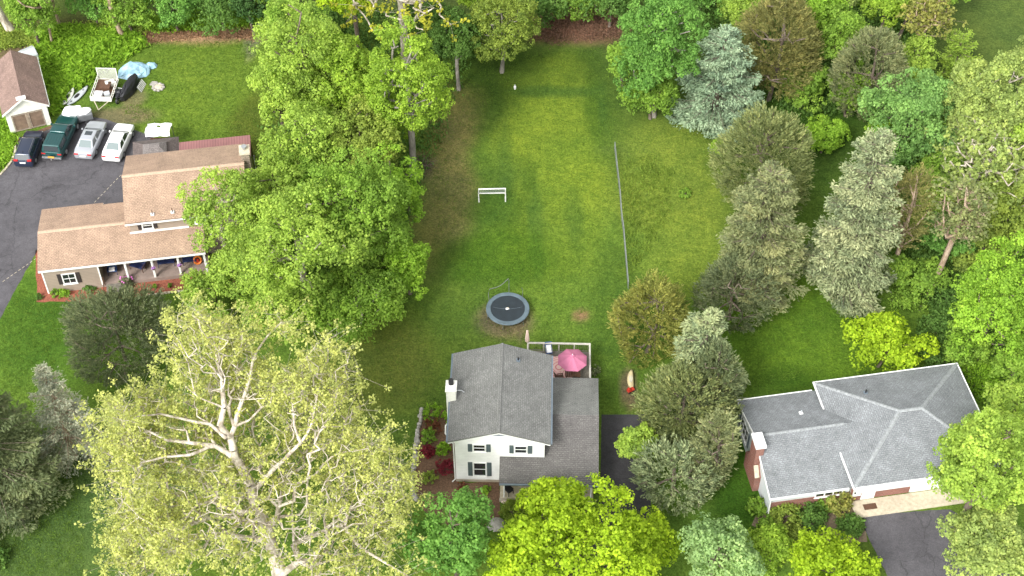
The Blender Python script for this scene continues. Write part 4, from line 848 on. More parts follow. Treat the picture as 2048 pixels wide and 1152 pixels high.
for x, y, a, b, c0, pl, l in ((1890, 290, 60, 70, 1, 'mid', 'green tree tucked between the aqua dome and the pale dead branched tree'), (1960, 500, 60, 60, 1, 'oliveleaf', 'olive green tree above the dense vivid maple'), (2030, 330, 60, 80, 2, 'light', 'light green tree on the right edge beside the dead branches'), (2040, 730, 50, 60, 1, 'mid', 'mid green tree on the right edge above the grey roof corner'), (1700, 190, 40, 45, .5, 'mid', 'small green tree at the feet of the two olive trees'),
        (1780, 320, 50, 50, .5, 'jade', 'low green tree under the front of the aqua dome'), (1250, 120, 35, 60, 1, 'mid', 'slim green tree on the left flank of the tall one right of the lawn'), (1640, 40, 50, 60, 3, 'vivid', 'bright green tree at the top between the brown olive tree and its neighbour')):
    broad('oak_tree', l, x, y, a, b, c0, pl, 1.0, group=GW3)
for x, y, a, b, c0, pl, l in ((1480, -15, 60, 45, 3, 'mid', 'green tree at the top edge left of the big brown olive tree'), (1400, -20, 60, 40, 3, 'jade', 'green tree at the top edge above the blue spruce'), (1580, -40, 70, 35, 4, 'oliveleaf', 'olive tree at the top edge behind the big brown olive one'), (1940, 330, 60, 70, 2, 'pale', 'pale green tree left of the white dead branches'), (1960, 400, 70, 60, 1, 'light', 'light green tree below the white dead branches'), (1850, 560, 45, 40, .5, 'mid', 'low green tree between the bare reddish trunk and the leaning thin pine'),
        (1480, 30, 45, 60, 1, 'light', 'light green tree squeezed between the tall green tree and the big brown olive one'), (1900, -30, 60, 25, 3, 'mid', 'green tree at the top edge above the back right clearing'), (2050, 130, 40, 70, 2, 'pale', 'pale green tree on the right edge above the yellow green one')):
    broad('oak_tree', l, x, y, a, b, c0, pl, 1.0, group=GW3)
for x, y, a, b, c0, pl, l in ((1610, 170, 45, 50, .5, 'mid', 'low green tree below the big brown olive tree'), (1770, 250, 40, 45, .5, 'vivid', 'small bright green tree on the left flank of the aqua dome'), (1830, 130, 45, 50, 1, 'light', 'light green tree between the greyish olive tree and the young pine'), (1860, 420, 45, 60, .8, 'light', 'light green tree between the slim brownish cedar and the leaning pine'), (1800, 540, 40, 35, .4, 'mid', 'low bushy green tree right of the silvery spruce foot'), (1930, 690, 50, 50, .6, 'mid', 'mid green tree below the dense vivid maple')):
    broad('oak_tree', l, x, y, a, b, c0, pl, .9, group=GW3)
# front row
broad('bright_tree', 'huge chartreuse maple at the bottom in front of the white house', 1160, 1118, 195, 125, 2, 'bright', 1.15, .3, dens=1.1, fill=.4)
broad('bright_tree', 'chartreuse maple crown beside the dark driveway end, behind the huge one', 1290, 1072, 64, 56, 2, 'bright', 1.0, .28)
broad('bright_tree', 'chartreuse crown just in front of the white house porch corner', 1110, 1008, 72, 34, 2, 'bright', .9, .26, minr=.6)
broad('maple_tree', 'blue green rounded maple at the lower left corner of the white house', 905, 1075, 85, 105, 1.5, 'jade', 1.1, .27, minr=.7)
broad('pear_tree', 'pale mint green tree of rounded tufts at the bottom, right of the chartreuse maple', 1440, 1115, 76, 80, 1, 'mint', 1.2, .28, minr=.7)
broad('bright_tree', 'chartreuse tree top at the bottom edge left of the right driveway', 1655, 1140, 100, 62, 1, 'bright', 1.15, .3)
broad('bright_tree', 'duller olive green young tree left of the bottom edge chartreuse one', 1535, 1095, 55, 48, .5, 'lime', .8, .25)
broad('ash_tree', 'tall light green tree covering the right corner of the grey roofed house', 1965, 935, 100, 150, 4, 'light', .95, .26, dens=1.05)
broad('ash_tree', 'pale green tree at the lower right edge over the driveway', 1985, 1090, 110, 95, 2.5, 'pale', .95, .26)
broad('ash_tree', 'light green tree at the right edge behind the grey roof corner', 2030, 820, 60, 70, 3, 'light', .9, .26)
# left front
def limb(pts, z0, z1, r0, r1):
    n = len(pts); z0 += 2.5; z1 += 2.0; r0 *= 1.15; r1 *= .8; return [tuple(G(x, y, z0+(z1-z0)*i/(n-1))) for i, (x, y) in enumerate(pts)], r0, r1
LIMBS = [limb([(510, 1005), (500, 970), (475, 920), (460, 880), (440, 850), (450, 815), (445, 755), (430, 700), (425, 660)], 7.4, 17.5, .34, .07),
    limb([(462, 870), (475, 830), (490, 790), (500, 755), (512, 700), (535, 670), (565, 645)], 11.3, 17.5, .17, .05), limb([(480, 925), (455, 905), (430, 890), (380, 885), (330, 880), (300, 865), (250, 858)], 9.6, 13.5, .2, .05),
    limb([(420, 893), (380, 910), (330, 915), (285, 925), (268, 965)], 10.8, 12.5, .12, .04), limb([(508, 1048), (460, 1035), (430, 1030), (385, 1045), (360, 1060), (350, 1100)], 6, 9.5, .17, .05),
    limb([(507, 1025), (470, 1020), (420, 1005), (395, 1012), (365, 1045), (330, 1080)], 6.8, 10, .15, .04), limb([(560, 1150), (600, 1122), (588, 1088), (612, 1075), (650, 1060), (685, 1050), (700, 1070), (730, 1100), (770, 1125), (815, 1152)], 2.8, 6.5, .24, .08),
    limb([(688, 1050), (705, 1000), (735, 962), (765, 935)], 6, 9.5, .11, .04), limb([(588, 1085), (583, 1030), (586, 985), (578, 950)], 4.8, 9, .12, .05), limb([(505, 985), (550, 935), (598, 890), (622, 850), (632, 795), (645, 735)], 8, 15.5, .18, .05),
    limb([(600, 888), (588, 850), (583, 800), (592, 760)], 11, 15, .11, .04), limb([(570, 985), (630, 950), (665, 912), (700, 903), (740, 893)], 8, 11.5, .12, .04), limb([(452, 875), (420, 850), (360, 835), (320, 825), (280, 830), (250, 845)], 11.5, 15.5, .13, .04), limb([(445, 760), (410, 720), (380, 690), (365, 650)], 15, 17.5, .08, .03),
    limb([(560, 1145), (540, 1080), (525, 1045), (512, 1008)], 2.9, 7.3, .42, .36)]
twiggy('sycamore_tree', 'giant pale limbed sycamore with sparse yellow green leaves in the lower left', 490, 915, 335, 330, 4, 'syc', 'pale', leafk=88, leaf=.17, clus=.66, tr=.55, tip=.013, power=.52, alpha=.22, bend=.07,
    blobs=[(450, 765, 102, 160, 15, 430), (625, 835, 105, 150, 13, 400), (745, 990, 95, 120, 9, 260), (300, 865, 105, 100, 13, 300), (330, 1010, 130, 120, 9, 300), (500, 1010, 170, 140, 11, 520), (680, 1100, 120, 90, 7, 230), (300, 1120, 100, 60, 6, 150)], basepx=(583, 1285, 0), toppt=(515, 1010, 9.7), limbs=LIMBS)
feather('juniper_tree', 'dark olive spreading cedar in front of the tan house porch', 235, 665, 108, 92, .2, 'darkgrey', 1.6, cone=.25, leaf=.3)
spruce('spruce_tree', 'bare grey young spruce left of the giant sycamore', 150, 915, 735, 80, 'bare', 1.1, .28, shape=.8, sparse=.1, bark='tan')
spruce('spruce_tree', 'tall dark grey spruce on the left edge', 12, 1010, 705, 128, 'greygreen', 1.1, .38, shape=.5)
shrub('bush', 'green bush cut off by the bottom left corner', -10, 1120, 30, 1.2, 'deep', .2, 900)
# shrubs by the houses
SH = 'shrubs in the beds by the white house'
for x, y, rp, h, p, l in [(866, 832, 24, .9, 'fern', 'green mound shrub at the far end of the stone edging'), (893, 838, 13, .8, 'fern', 'narrow green shrub against the white house wall, uppermost'), (866, 856, 20, .6, 'russet', 'brownish red low shrub between two green ones'), (856, 878, 17, .9, 'mid', 'mid green shrub touching the stone edging, halfway down'),
    (857, 908, 17, .8, 'red', 'wine red shrub beside the stone edging'), (888, 905, 18, .9, 'fern', 'rounded green shrub against the white house corner, above the larger red one'), (891, 940, 21, 1.0, 'red', 'larger wine red shrub at the front corner of the white house'), (858, 960, 18, .6, 'oliveleaf', 'yellowish green low shrub near the lower end of the stone edging'),
    (972, 984, 11, .4, 'vivid', 'small bright green plant under the ground floor window'), (925, 975, 12, .4, 'russet', 'reddish low plant at the foot of the white house front')]:
    shrub('shrub', l, x, y, rp, h, p, .15, 700 if rp > 15 else 400, group=SH)
shrub('shrub', 'dull green shrub outside the right railing of the deck', 1190, 748, 12, .9, 'greygreen', .13, 500)
shrub('shrub', 'feathery green shrub at the white porch edge beside the boulder', 1025, 1030, 26, 1.6, 'oliveleaf', .22, 1600, spiky=True)
SH = 'shrubs in front of the grey roofed house'
for x, y, rp, h, p, l in [(1512, 1020, 22, 1.1, 'mid', 'green shrub at the left front corner under the chimney'), (1565, 1035, 38, 1.5, 'oliveleaf', 'big olive shrub under the left part of the front eave'), (1620, 1045, 34, 1.4, 'deep', 'dark green shrub in the middle of the front bed'), (1672, 1010, 34, 1.7, 'gold', 'bronze green shrub against the wall left of the white door'),
    (1640, 1010, 26, 1.4, 'mid', 'mid green shrub tucked under the front window'), (1700, 1055, 30, .9, 'deep', 'low dark shrub at the driveway corner'), (1590, 1080, 28, .8, 'oliveleaf', 'low yellowish shrub on the lower rim of the front bed'), (1535, 1060, 22, .8, 'mid', 'small green shrub at the lower left rim of the front bed')]:
    shrub('shrub', l, x, y, rp, h, p, .2, int(rp*60), group=SH)
SH = 'plants in front of the tan house'
for x, y, rp, h, p, l in [(130, 590, 13, .5, 'vivid', 'bright green hosta under the window of the tan house'), (110, 590, 10, .5, 'mid', 'green plant near the left corner of the tan house'), (178, 580, 14, .5, 'deep', 'dark green plant left of the porch steps'), (310, 576, 5, .35, 'fern', 'left one of two small round shrubs in the red mulch'), (340, 574, 5, .35, 'mid', 'right one of two small round shrubs in the red mulch'),
    (255, 572, 17, .8, 'darkgrey', 'flowering shrub with lilac pink blooms beside the porch steps'), (80, 597, 8, .4, 'deep', 'dark little plant at the very corner by the driveway')]:
    shrub('shrub', l, x, y, rp, h, p, .13, int(60+rp*45), group=SH)
    if 'lilac' in l:
        q = [o_ for o_ in ALL if o_.name.startswith('shrub')][-1]; r = random.Random(3); m = MB()
        for _ in range(16):
            a = r.uniform(0, 6.3); d_ = r.uniform(.1, .6); z_ = .75+r.uniform(-.15, .2); m.lathe([(.02, z_-.05), (.09, z_), (.02, z_+.06)], (math.cos(a)*d_, math.sin(a)*d_*.8+.15), 6)
        m.build('blossom', M['pinkpetal'], q)
for x, y, rp, h, l in [(1370, 392, 14, .5, 'small dark green tuft alone in the rough grass right of the fence')]: shrub('shrub', l, x, y, rp, h, 'mid', .2, 500)
# ground cover
scatter_stuff('fern_thicket', [(84, 66), (150, 55), (275, 75), (285, 95), (240, 118), (196, 145), (175, 168), (135, 180), (116, 212), (108, 232), (92, 190), (80, 120)], 5200, .9, .5, 'fern', .3, width=.32, up=.5, blades=7)
scatter_stuff('undergrowth', [(-60, 210), (5, 235), (28, 280), (20, 318), (-10, 345), (-60, 380)], 1200, .4, .35, 'fern', .3, width=.4, blades=6)
scatter_stuff('undergrowth', [(-40, 60), (60, 62), (200, 48), (330, 40), (510, 35), (510, 52), (300, 60), (110, 85), (-40, 100)], 2600, .35, .3, 'oliveleaf', .3, blades=5)
scatter_stuff('undergrowth', [(280, 40), (510, 20), (520, 50), (420, 55), (300, 62)], 1300, .7, .35, 'fern', .3, blades=6)
scatter_stuff('tall_grass', [(1250, 330), (1300, 310), (1350, 350), (1340, 430), (1300, 500), (1265, 540), (1252, 470), (1248, 400)], 420, .2, .45, 'grassy', .2, width=.1, up=1.2, blades=7)
scatter_stuff('undergrowth', [(1250, -20), (1820, -60), (1850, 60), (1700, 230), (1620, 240), (1560, 220), (1500, 120)], 3200, .6, .35, 'deep', .4, blades=6)
scatter_stuff('undergrowth', [(1800, 300), (2120, 300), (2120, 800), (1960, 800), (1880, 640), (1790, 520)], 4200, .6, .35, 'deep', .4, blades=6)
scatter_stuff('undergrowth', [(560, 20), (930, 20), (940, 110), (860, 330), (780, 560), (600, 620), (520, 330)], 3800, .4, .32, 'deep', .4, blades=5)
scatter_stuff('leaf_litter', [(270, 72), (400, 50), (520, 52), (515, 76), (400, 70), (290, 84)], 2200, .06, .22, 'litter', .3, blades=4, up=.1)
scatter_stuff('leaf_litter', [(1060, 50), (1130, 15), (1250, 20), (1235, 75), (1110, 85), (1060, 75)], 1800, .06, .2, 'brownleaf', .3, blades=4, up=.1)

scatter_stuff('lawn_tufts', [(930, 120), (1230, 90), (1250, 260), (1440, 260), (1400, 560), (1230, 560), (1240, 800), (1200, 820), (1180, 680), (900, 700), (880, 820), (740, 800), (740, 680), (860, 560), (870, 200)], 9000, .05, .17, 'turf', .1, width=.18, up=.5, blades=3)
scatter_stuff('lawn_tufts', [(290, 85), (510, 80), (540, 300), (360, 270), (260, 240), (240, 215), (300, 200)], 4200, .05, .17, 'turf', .1, width=.18, up=.5, blades=3)
scatter_stuff('lawn_tufts', [(1490, 640), (1700, 600), (1700, 740), (1620, 750), (1480, 785)], 2500, .05, .17, 'turf', .1, width=.18, up=.5, blades=3)
scatter_stuff('lawn_tufts', [(0, 640), (45, 570), (75, 610), (180, 610), (110, 700), (110, 760), (140, 860), (160, 1000), (170, 1152), (0, 1152)], 5000, .05, .17, 'turf', .1, width=.18, up=.5, blades=3)
# ---------------------------------------------------------------- vehicles
def paintcar(name, c, metal=.3):
    m, n, b = newmat(name); b.inputs['Base Color'].default_value = c4(c); b.inputs['Roughness'].default_value = .28; b.inputs['Metallic'].default_value = metal; b.inputs['Coat Weight'].default_value = .8; b.inputs['Coat Roughness'].default_value = .05; return m
def greenhouse(root, body, mat, zb, xb0, xb1, wb, zt, xt0, xt1, wt, glass, rear=True, front=True, split=(.5,), sunroof=False):
    g = MB().hexa([(xb0, -wb, zb), (xb1, -wb, zb), (xb1, wb, zb), (xb0, wb, zb), (xt0, -wt, zt), (xt1, -wt, zt), (xt1, wt, zt), (xt0, wt, zt)])
    xm = (xt0+xt1)/2; cab = g.build('cabin', mat, root, bevel=.07, seg=3)
    for p in cab.data.polygons: p.use_smooth = True
    def pane(a, b, c, d, ins=.08, nm='window'):   # a,b bottom; c,d top (b->c side)
        a, b, c, d = map(Vector, (a, b, c, d))
        def bl(u, v): return (a*(1-u)+b*u)*(1-v)+(d*(1-u)+c*u)*v
        n = (b-a).cross(d-a).normalized(); q = [bl(ins, ins+.04), bl(1-ins, ins+.04), bl(1-ins, 1-ins), bl(ins, 1-ins)]
        m = MB(); m.hexa([p-n*.01 for p in q]+[p+n*.008 for p in q]); m.build(nm, glass, root, fix=True)
    B0, B1, B2, B3 = (xb0, -wb, zb), (xb1, -wb, zb), (xb1, wb, zb), (xb0, wb, zb); T0, T1, T2, T3 = (xt0, -wt, zt), (xt1, -wt, zt), (xt1, wt, zt), (xt0, wt, zt)
    if front: pane(B1, B2, T2, T1, .07, 'windshield')
    if rear: pane(B3, B0, T0, T3, .1, 'rear_window')
    cuts = [0]+list(split)+[1]
    for s in (-1, 1):
        for u0, u1 in zip(cuts[:-1], cuts[1:]):
            def L(u, z): 
                xb = xb0+(xb1-xb0)*u; xt = xt0+(xt1-xt0)*u
                return Vector((xb, s*wb, zb)) if z == 0 else Vector((xt, s*wt, zt))
            a, b, c, d = L(u0, 0), L(u1, 0), L(u1, 1), L(u0, 1)
            if s < 0: pane(a, b, c, d, .09, 'side_window')
            else: pane(b, a, d, c, .09, 'side_window')
    if sunroof: MB().box(xm-.1, -wt*.55, zt+.001, xm+.45, wt*.55, zt+.012).build('sunroof', M['carglass'], root)
def carbody(secs):
    m = MB(); S = []
    for x, w, zb, zs, cr in secs:
        S.append([(x, -w*.9, zb), (x, -w, zb+.18), (x, -w, zs-.14), (x, -w*.93, zs), (x, -w*.5, zs+cr), (x, w*.5, zs+cr), (x, w*.93, zs), (x, w, zs-.14), (x, w, zb+.18), (x, w*.9, zb)])
    return m.loft(S)
def wheels(root, xs, w, r=.33, rim='grey_metal'):
    for x in xs:
        for s in (-1, 1):
            y0, y1 = s*(w-.2), s*(w+.015)
            wh = MB().tube([(x, y0, r), (x, (y0+y1)/2, r), (x, y1, r)], [r, r, r*.96], 20).build('wheel', M['black'], root, smooth=False)
            m = MB().tube([(x, y1-s*.02, r), (x, y1+s*.012, r)], [r*.62, r*.58], 14); m.build('rim', M[rim], wh)
def lamps(root, xr, xf, w, z, zf, pl=.3):
    for s in (-1, 1):
        MB().box(xr-.02, s*(w-.38), z-.07, xr+.22, s*(w+.004), z+.09).build('tail_light', M['taillight'], root, bevel=.02)
        MB().box(xf-.3, s*(w-.42), zf-.06, xf-.02, s*(w-.01), zf+.07).build('headlight', M['chrome'], root, bevel=.02)
def car(kind, name, label, cat, rear, front, body, L=4.8):
    a = G(*rear); b = G(*front); ang = math.atan2(b.y-a.y, b.x-a.x); d = (b-a).normalized(); c = a+d*(L/2-.05)
    root = thing(name, label, cat, (c.x, c.y, .008), ang); mt = body
    if kind == 'sedan':
        bd = carbody([(-2.40, .70, .36, .70, .0), (-2.34, .84, .26, .90, .02), (-1.9, .90, .22, .99, .04), (-1.2, .91, .2, .99, .03), (0, .92, .2, .96, .0), (1.0, .91, .2, .93, .03), (1.7, .89, .22, .87, .05), (2.2, .82, .25, .74, .05), (2.38, .66, .32, .58, .02)]).build('body', mt, root, bevel=.07, seg=3)
        for p in bd.data.polygons: p.use_smooth = True
        greenhouse(root, bd, mt, .93, -1.75, 1.12, .80, 1.43, -.98, .32, .61, M['carglass'] , split=(.44,), sunroof='sunroof' in label)
        [o for o in ALL if o.parent == root and o.name.startswith('rear_window')][0].data.materials[0] = M['carglass_pale']
        wheels(root, (-1.42, 1.42), .90); lamps(root, -2.38, 2.30, .80, .80, .66); MB().box(-2.43, -.28, .55, -2.40, .28, .68).build('licence_plate', M['white'], root)
        for s in (-1, 1): MB().box(.72, s*.93, .92, .9, s*1.07, 1.04).build('mirror', mt, root, bevel=.03)
    elif kind == 'wagon':
        bd = carbody([(-2.2, .72, .36, .8, .0), (-2.14, .84, .26, .98, .0), (-1.2, .89, .2, 1.0, .0), (0, .9, .2, .98, .0), (1.0, .89, .2, .96, .03), (1.6, .87, .22, .92, .05), (2.1, .8, .25, .78, .05), (2.25, .66, .32, .6, .02)]).build('body', mt, root, bevel=.07, seg=3)
        for p in bd.data.polygons: p.use_smooth = True
        greenhouse(root, bd, mt, .96, -2.12, 1.15, .82, 1.52, -1.8, .35, .64, M['carglass'], split=(.3, .63))
        wheels(root, (-1.35, 1.38), .88); lamps(root, -2.16, 2.16, .80, 1.0, .72); MB().box(-2.23, -.26, .72, -2.19, .26, .86).build('licence_plate', M['white'], root)
        for s in (-1, 1): MB().tube([(-1.6, s*.56, 1.56), (.2, s*.56, 1.56)], .02, 6).build('roof_rail', M['dull_metal'], root); MB().box(.75, s*.91, .95, .93, s*1.05, 1.07).build('mirror', mt, root, bevel=.03)
        MB().tube([(-1.45, 0, 1.52), (-1.6, 0, 1.6)], .03, 6).build('roof_antenna', M['black'], root)
    else:
        bd = carbody([(-2.75, .88, .5, 1.02, .0), (-2.70, .95, .42, 1.12, .0), (-1.2, .97, .38, 1.12, .0), (0, .97, .38, 1.1, .0), (1.1, .97, .38, 1.1, .03), (1.9, .95, .4, 1.06, .05), (2.55, .9, .42, .96, .05), (2.7, .8, .5, .8, .02)]).build('body', mt, root, bevel=.07, seg=3)
        for p in bd.data.polygons: p.use_smooth = True
        greenhouse(root, bd, mt, 1.08, -.75, 1.25, .86, 1.72, -.55, .45, .7, M['carglass'], rear=False, split=(.42,))
        cp = MB().hexa([(-2.68, -.9, 1.13), (-.8, -.9, 1.13), (-.8, .9, 1.13), (-2.68, .9, 1.13), (-2.45, -.76, 1.74), (-.78, -.76, 1.74), (-.78, .76, 1.74), (-2.45, .76, 1.74)]).build('bed_cap', mt, root, bevel=.06, seg=3)
        m = MB()
        for k in range(5): m.box(-2.3, -.56+k*.26, 1.745, -.95, -.53+k*.26, 1.76)
        m.build('cap_ribs', mt, cp)
        MB().hexa([(-2.665, -.72, 1.2), (-2.655, .72, 1.2), (-2.645, .72, 1.2), (-2.655, -.72, 1.2), (-2.51, -.64, 1.66), (-2.51, .64, 1.66), (-2.49, .64, 1.66), (-2.49, -.64, 1.66)]).build('rear_window', M['carglass'], cp, fix=True)
        for s in (-1, 1): MB().hexa([(-2.3, s*.903, 1.25), (-1.1, s*.903, 1.25), (-1.1, s*.88, 1.25), (-2.3, s*.88, 1.25), (-2.2, s*.80, 1.6), (-1.1, s*.80, 1.6), (-1.1, s*.78, 1.6), (-2.2, s*.78, 1.6)]).build('side_window', M['carglass'], cp, fix=True); MB().box(.8, s*.98, 1.12, .98, s*1.17, 1.3).build('mirror', mt, root, bevel=.03)
        wheels(root, (-1.7, 1.75), .95, .38); lamps(root, -2.74, 2.6, .92, .92, .85)
        MB().box(-2.95, -.9, .48, -2.76, .9, .66).build('bumper', M['dull_metal'], root, bevel=.03); MB().box(-2.99, -.3, .66, -2.955, .3, .84).build('licence_plate', M['plate_or'], root); MB().tube([(-2.95, 0, .5), (-3.1, 0, .5), (-3.1, 0, .6)], .04, 6).build('tow_hitch', M['grey_metal'], root)
    return root
car('wagon', 'parked_car', 'small dark navy hatchback with glass tail, leftmost in the row of parked cars', 'car', (50, 338), (72, 278), paintcar('navy_car_paint', (.02, .03, .06)), 4.4)
car('pickup', 'pickup_truck', 'dark green pickup truck with a ribbed bed cap, second in the parked row', 'truck', (108, 322), (143, 246), paintcar('dark_green_car_paint', (.005, .06, .06)), 5.4)
car('sedan', 'parked_car', 'silver grey sedan with an open dark sunroof, between green pickup and white sedan', 'car', (169, 322), (199, 256), paintcar('silver_car_paint', (.5, .52, .56), .5))
car('sedan', 'parked_car', 'white sedan, rightmost of the parked row, nearest the tan roof', 'car', (224, 327), (254, 260), paintcar('white_car_paint', (.85, .85, .85), 0))
# ---------------------------------------------------------------- yard things left
def rot_at(p, q): a = G(*p); b = G(*q); return a, math.atan2(b.y-a.y, b.x-a.x)
def cloth(name, pts, mat, parent=None, seed=1, amp=.06, n=5):
    """draped sheet over a rough mound: pts = list of rings (z, [(x,y)...])"""
    r = random.Random(seed); S = []
    for z, ring in pts: S.append([(x+r.uniform(-amp, amp), y+r.uniform(-amp, amp), max(.01, z+r.uniform(-amp, amp)*.6)) for x, y in ring])
    m = MB().loft(S); return m.build(name, mat, parent, smooth=False, fix=True)
def ringpts(a, b, n=14, ph=0): return [(a*math.cos(2*math.pi*i/n+ph), b*math.sin(2*math.pi*i/n+ph)) for i in range(n)]
p, a = rot_at((205, 210), (222, 160))
T = thing('utility_trailer', 'white open utility trailer with raised mesh tailgate, loaded with boxes and junk', 'trailer', (p.x, p.y, 0), a)
MB().box(0, -.85, .45, 2.7, .85, .52).build('bed', M['darkwood'], T)
m = MB()
for s in (-1, 1):
    m.box(0, s*.85, .52, 2.7, s*.9, .58); m.box(0, s*.85, .86, 2.7, s*.9, .92)
    for k in range(5): m.box(k*.66, s*.852, .58, k*.66+.06, s*.898, .86)
m.box(-.05, -.9, .45, -.002, .9, .92); m.build('side_rail', M['offwhite'], T)
m = MB(); m.box(2.72, -.86, .5, 2.76, -.8, 1.75); m.box(2.72, .8, .5, 2.76, .86, 1.75); m.box(2.72, -.8, 1.69, 2.76, .8, 1.75); m.box(2.72, -.8, .5, 2.76, .8, .56)
for k in range(19): m.box(2.73, -.78+k*.083, .56, 2.75, -.76+k*.083, 1.69)
for k in range(12): m.box(2.731, -.8, .6+k*.092, 2.749, .8, .615+k*.092)
m.build('tailgate', M['offwhite'], T)
m = MB().tube([(-.05, -.6, .45), (-1.1, 0, .42)], .04, 6); m.tube([(-.05, .6, .45), (-1.1, 0, .42)], .04, 6); m.build('drawbar', M['cinder'], T); T.scale = (1.12, 1.12, 1.12)
wheels(T, (1.3,), 1.08, .3)
def crate(label, x, y, z, sx, sy, sz, mat, par, rz=0, name='box', cat='box'):
    r_ = thing(name, label, cat, par.matrix_local @ Vector((x, y, z)) if False else (par.location.x+x*math.cos(par.rotation_euler[2])-y*math.sin(par.rotation_euler[2]), par.location.y+x*math.sin(par.rotation_euler[2])+y*math.cos(par.rotation_euler[2]), z), par.rotation_euler[2]+rz)
    MB().box(-sx/2, -sy/2, 0, sx/2, sy/2, sz).build('box_body', mat, r_, bevel=.03); MB().box(-sx/2-.02, -sy/2-.02, sz+.001, sx/2+.02, sy/2+.02, sz+.05).build('lid', mat, r_, bevel=.015)
    return r_
crate('brown wooden box in the middle of the white trailer', 1.75, -.05, .53, .9, 1.0, .45, M['darkwood'], T); crate('white plastic tub at the front left of the trailer bed', .55, .35, .53, .7, .7, .4, M['whitecloth'], T); crate('pale blue white tub beside the white one in the trailer', .7, -.42, .53, .5, .5, .35, M['greyplastic'], T, .4)
crate('small white bucket on the brown box in the trailer', 1.9, -.2, 1.04, .25, .25, .2, M['white'], T, .3); crate('crumpled white sack at the mesh tailgate of the trailer', 2.3, -.5, .53, .55, .6, .4, M['offwhite'], T, .7)
# covered motorbike / tractor, black
p, a = rot_at((243, 205), (285, 150))
K = thing('covered_tractor', 'long machine under a glossy black cover beside the trailer', 'covered machine', (p.x, p.y, 0), a)
cloth('cover', [(.12, [(x+1.7, y) for x, y in ringpts(1.75, .55)]), (.7, [(x+1.7, y) for x, y in ringpts(1.7, .5)]), (1.0, [(x+1.8, y) for x, y in ringpts(1.45, .36)]), (1.22, [(x+2.0, y) for x, y in ringpts(1.0, .16)])], M['blackcloth'], K, 4, .07)
p, a = rot_at((236, 207), (252, 178))
K = thing('motorcycle', 'black motorcycle with chrome parts standing in front of the black cover', 'motorcycle', (p.x, p.y, 0), a)
for x in (0, 1.35):
    wh = MB().tube([(x, -.07, .31), (x, .07, .31)], .31, 18).build('wheel', M['black'], K); MB().tube([(x, -.085, .31), (x, .085, .31)], .17, 12).build('rim', M['chrome'], wh)
MB().tube([(1.3, 0, .33), (1.05, 0, .85), (.6, 0, .82), (.1, 0, .4)], .05, 6).tube([(.4, 0, .35), (.9, 0, .35), (1.05, 0, .8)], .13, 8).build('body_frame', M['dull_metal'], K)
MB().loft([[(x, s*w_, z) for s, w_, z in ((-1, w, .72), (-1, w, z1), (1, w, z1), (1, w, .72))] for x, w, z1 in ((-.1, .1, .8), (.15, .16, .84), (.55, .14, .86), (.6, .14, .98), (.95, .12, 1.0), (1.05, .06, .9))]).build('seat_and_tank', M['blackcloth'], K, bevel=.04, fix=True)
MB().tube([(.95, -.4, 1.05), (1.08, -.2, 1.0), (1.08, .2, 1.0), (.95, .4, 1.05)], .02, 6).build('handlebar', M['chrome'], K); MB().tube([(.2, -.2, .3), (.9, -.22, .35)], .05, 8).build('exhaust_pipe', M['chrome'], K)
# blue tarp
p = G(268, 145); K = thing('blue_tarp', 'pale blue tarpaulin crumpled over a pile at the edge of the fern patch', 'tarp', (p.x, p.y, 0), .25)
cloth('tarp', [(.05, ringpts(1.6, 1.05)), (.45, ringpts(1.45, .85, ph=.2)), (.85, ringpts(.95, .6, ph=.1)), (1.1, ringpts(.35, .3))], M['bluetarp'], K, 9, .17)
cloth('tarp_tail', [(.04, [(x+1.7, y+.5) for x, y in ringpts(.6, .5, 8)]), (.4, [(x+1.6, y+.45) for x, y in ringpts(.4, .3, 8)]), (.55, [(x+1.6, y+.4) for x, y in ringpts(.12, .12, 8)])], M['bluetarp'], K, 10, .09)
# white grille/ladder section
p, a = rot_at((283, 186), (296, 162)); K = thing('ladder', 'short white slatted ramp leaning on the black cover', 'ramp', (p.x, p.y, 0), a)
m = MB(); m.box(0, 0, .1, 1.3, .05, .18); m.box(0, .55, .5, 1.3, .6, .58)
MB().hexa([(0, 0, .05), (1.3, 0, .05), (1.3, .05, .05), (0, .05, .05), (0, .32, .62), (1.3, .32, .62), (1.3, .37, .62), (0, .37, .62)]).build('back_board', M['dull_metal'], K)
for k in range(6): MB().hexa([(.05+k*.22, -.03, .05), (.15+k*.22, -.03, .05), (.15+k*.22, -.003, .05), (.05+k*.22, -.003, .05), (.05+k*.22, .29, .62), (.15+k*.22, .29, .62), (.15+k*.22, .317, .62), (.05+k*.22, .317, .62)]).build('slat', M['offwhite'], K)
# kayaks
def kayak(label, p0, p1, w, mat, tilt=0, z=0, name='kayak', deck='black', dz=None):
    a = G(*p0); b = G(*p1); L = (b-a).length; K = thing(name, label, 'kayak', (a.x, a.y, z), math.atan2(b.y-a.y, b.x-a.x)); S = []
    for i in range(11):
        t = i/10; ww = w*math.sin(math.pi*min(max(t, .02), .98))**.6+.01; zz = .12*(2*t-1)**4
        S.append([(t*L, ww*math.cos(q)*.5, .16+zz+(.16 if math.sin(q) < 0 else .12)*math.sin(q)*(ww/w)) for q in [2*math.pi*k/12 for k in range(12)]])
    MB().loft(S).build('hull', mat, K, smooth=True)
    MB().lathe([(.16, .245), (.2, .30), (.16, .315)], (L*.47, 0), 18, 1.9, .85).build('cockpit', M[deck], K)
    for u in (.18, .78): MB().lathe([(.1, .24), (.1, .285), (.09, .295)], (L*u, 0), 10).build('hatch', M['dull_metal'], K)
    return K
kayak('light grey kayak with a black cockpit lying beside the fern patch', (136, 214), (176, 176), .75, M['greyplastic'])
kayak('white upturned kayak left of the grey one', (126, 214), (148, 180), .7, M['offwhite'])
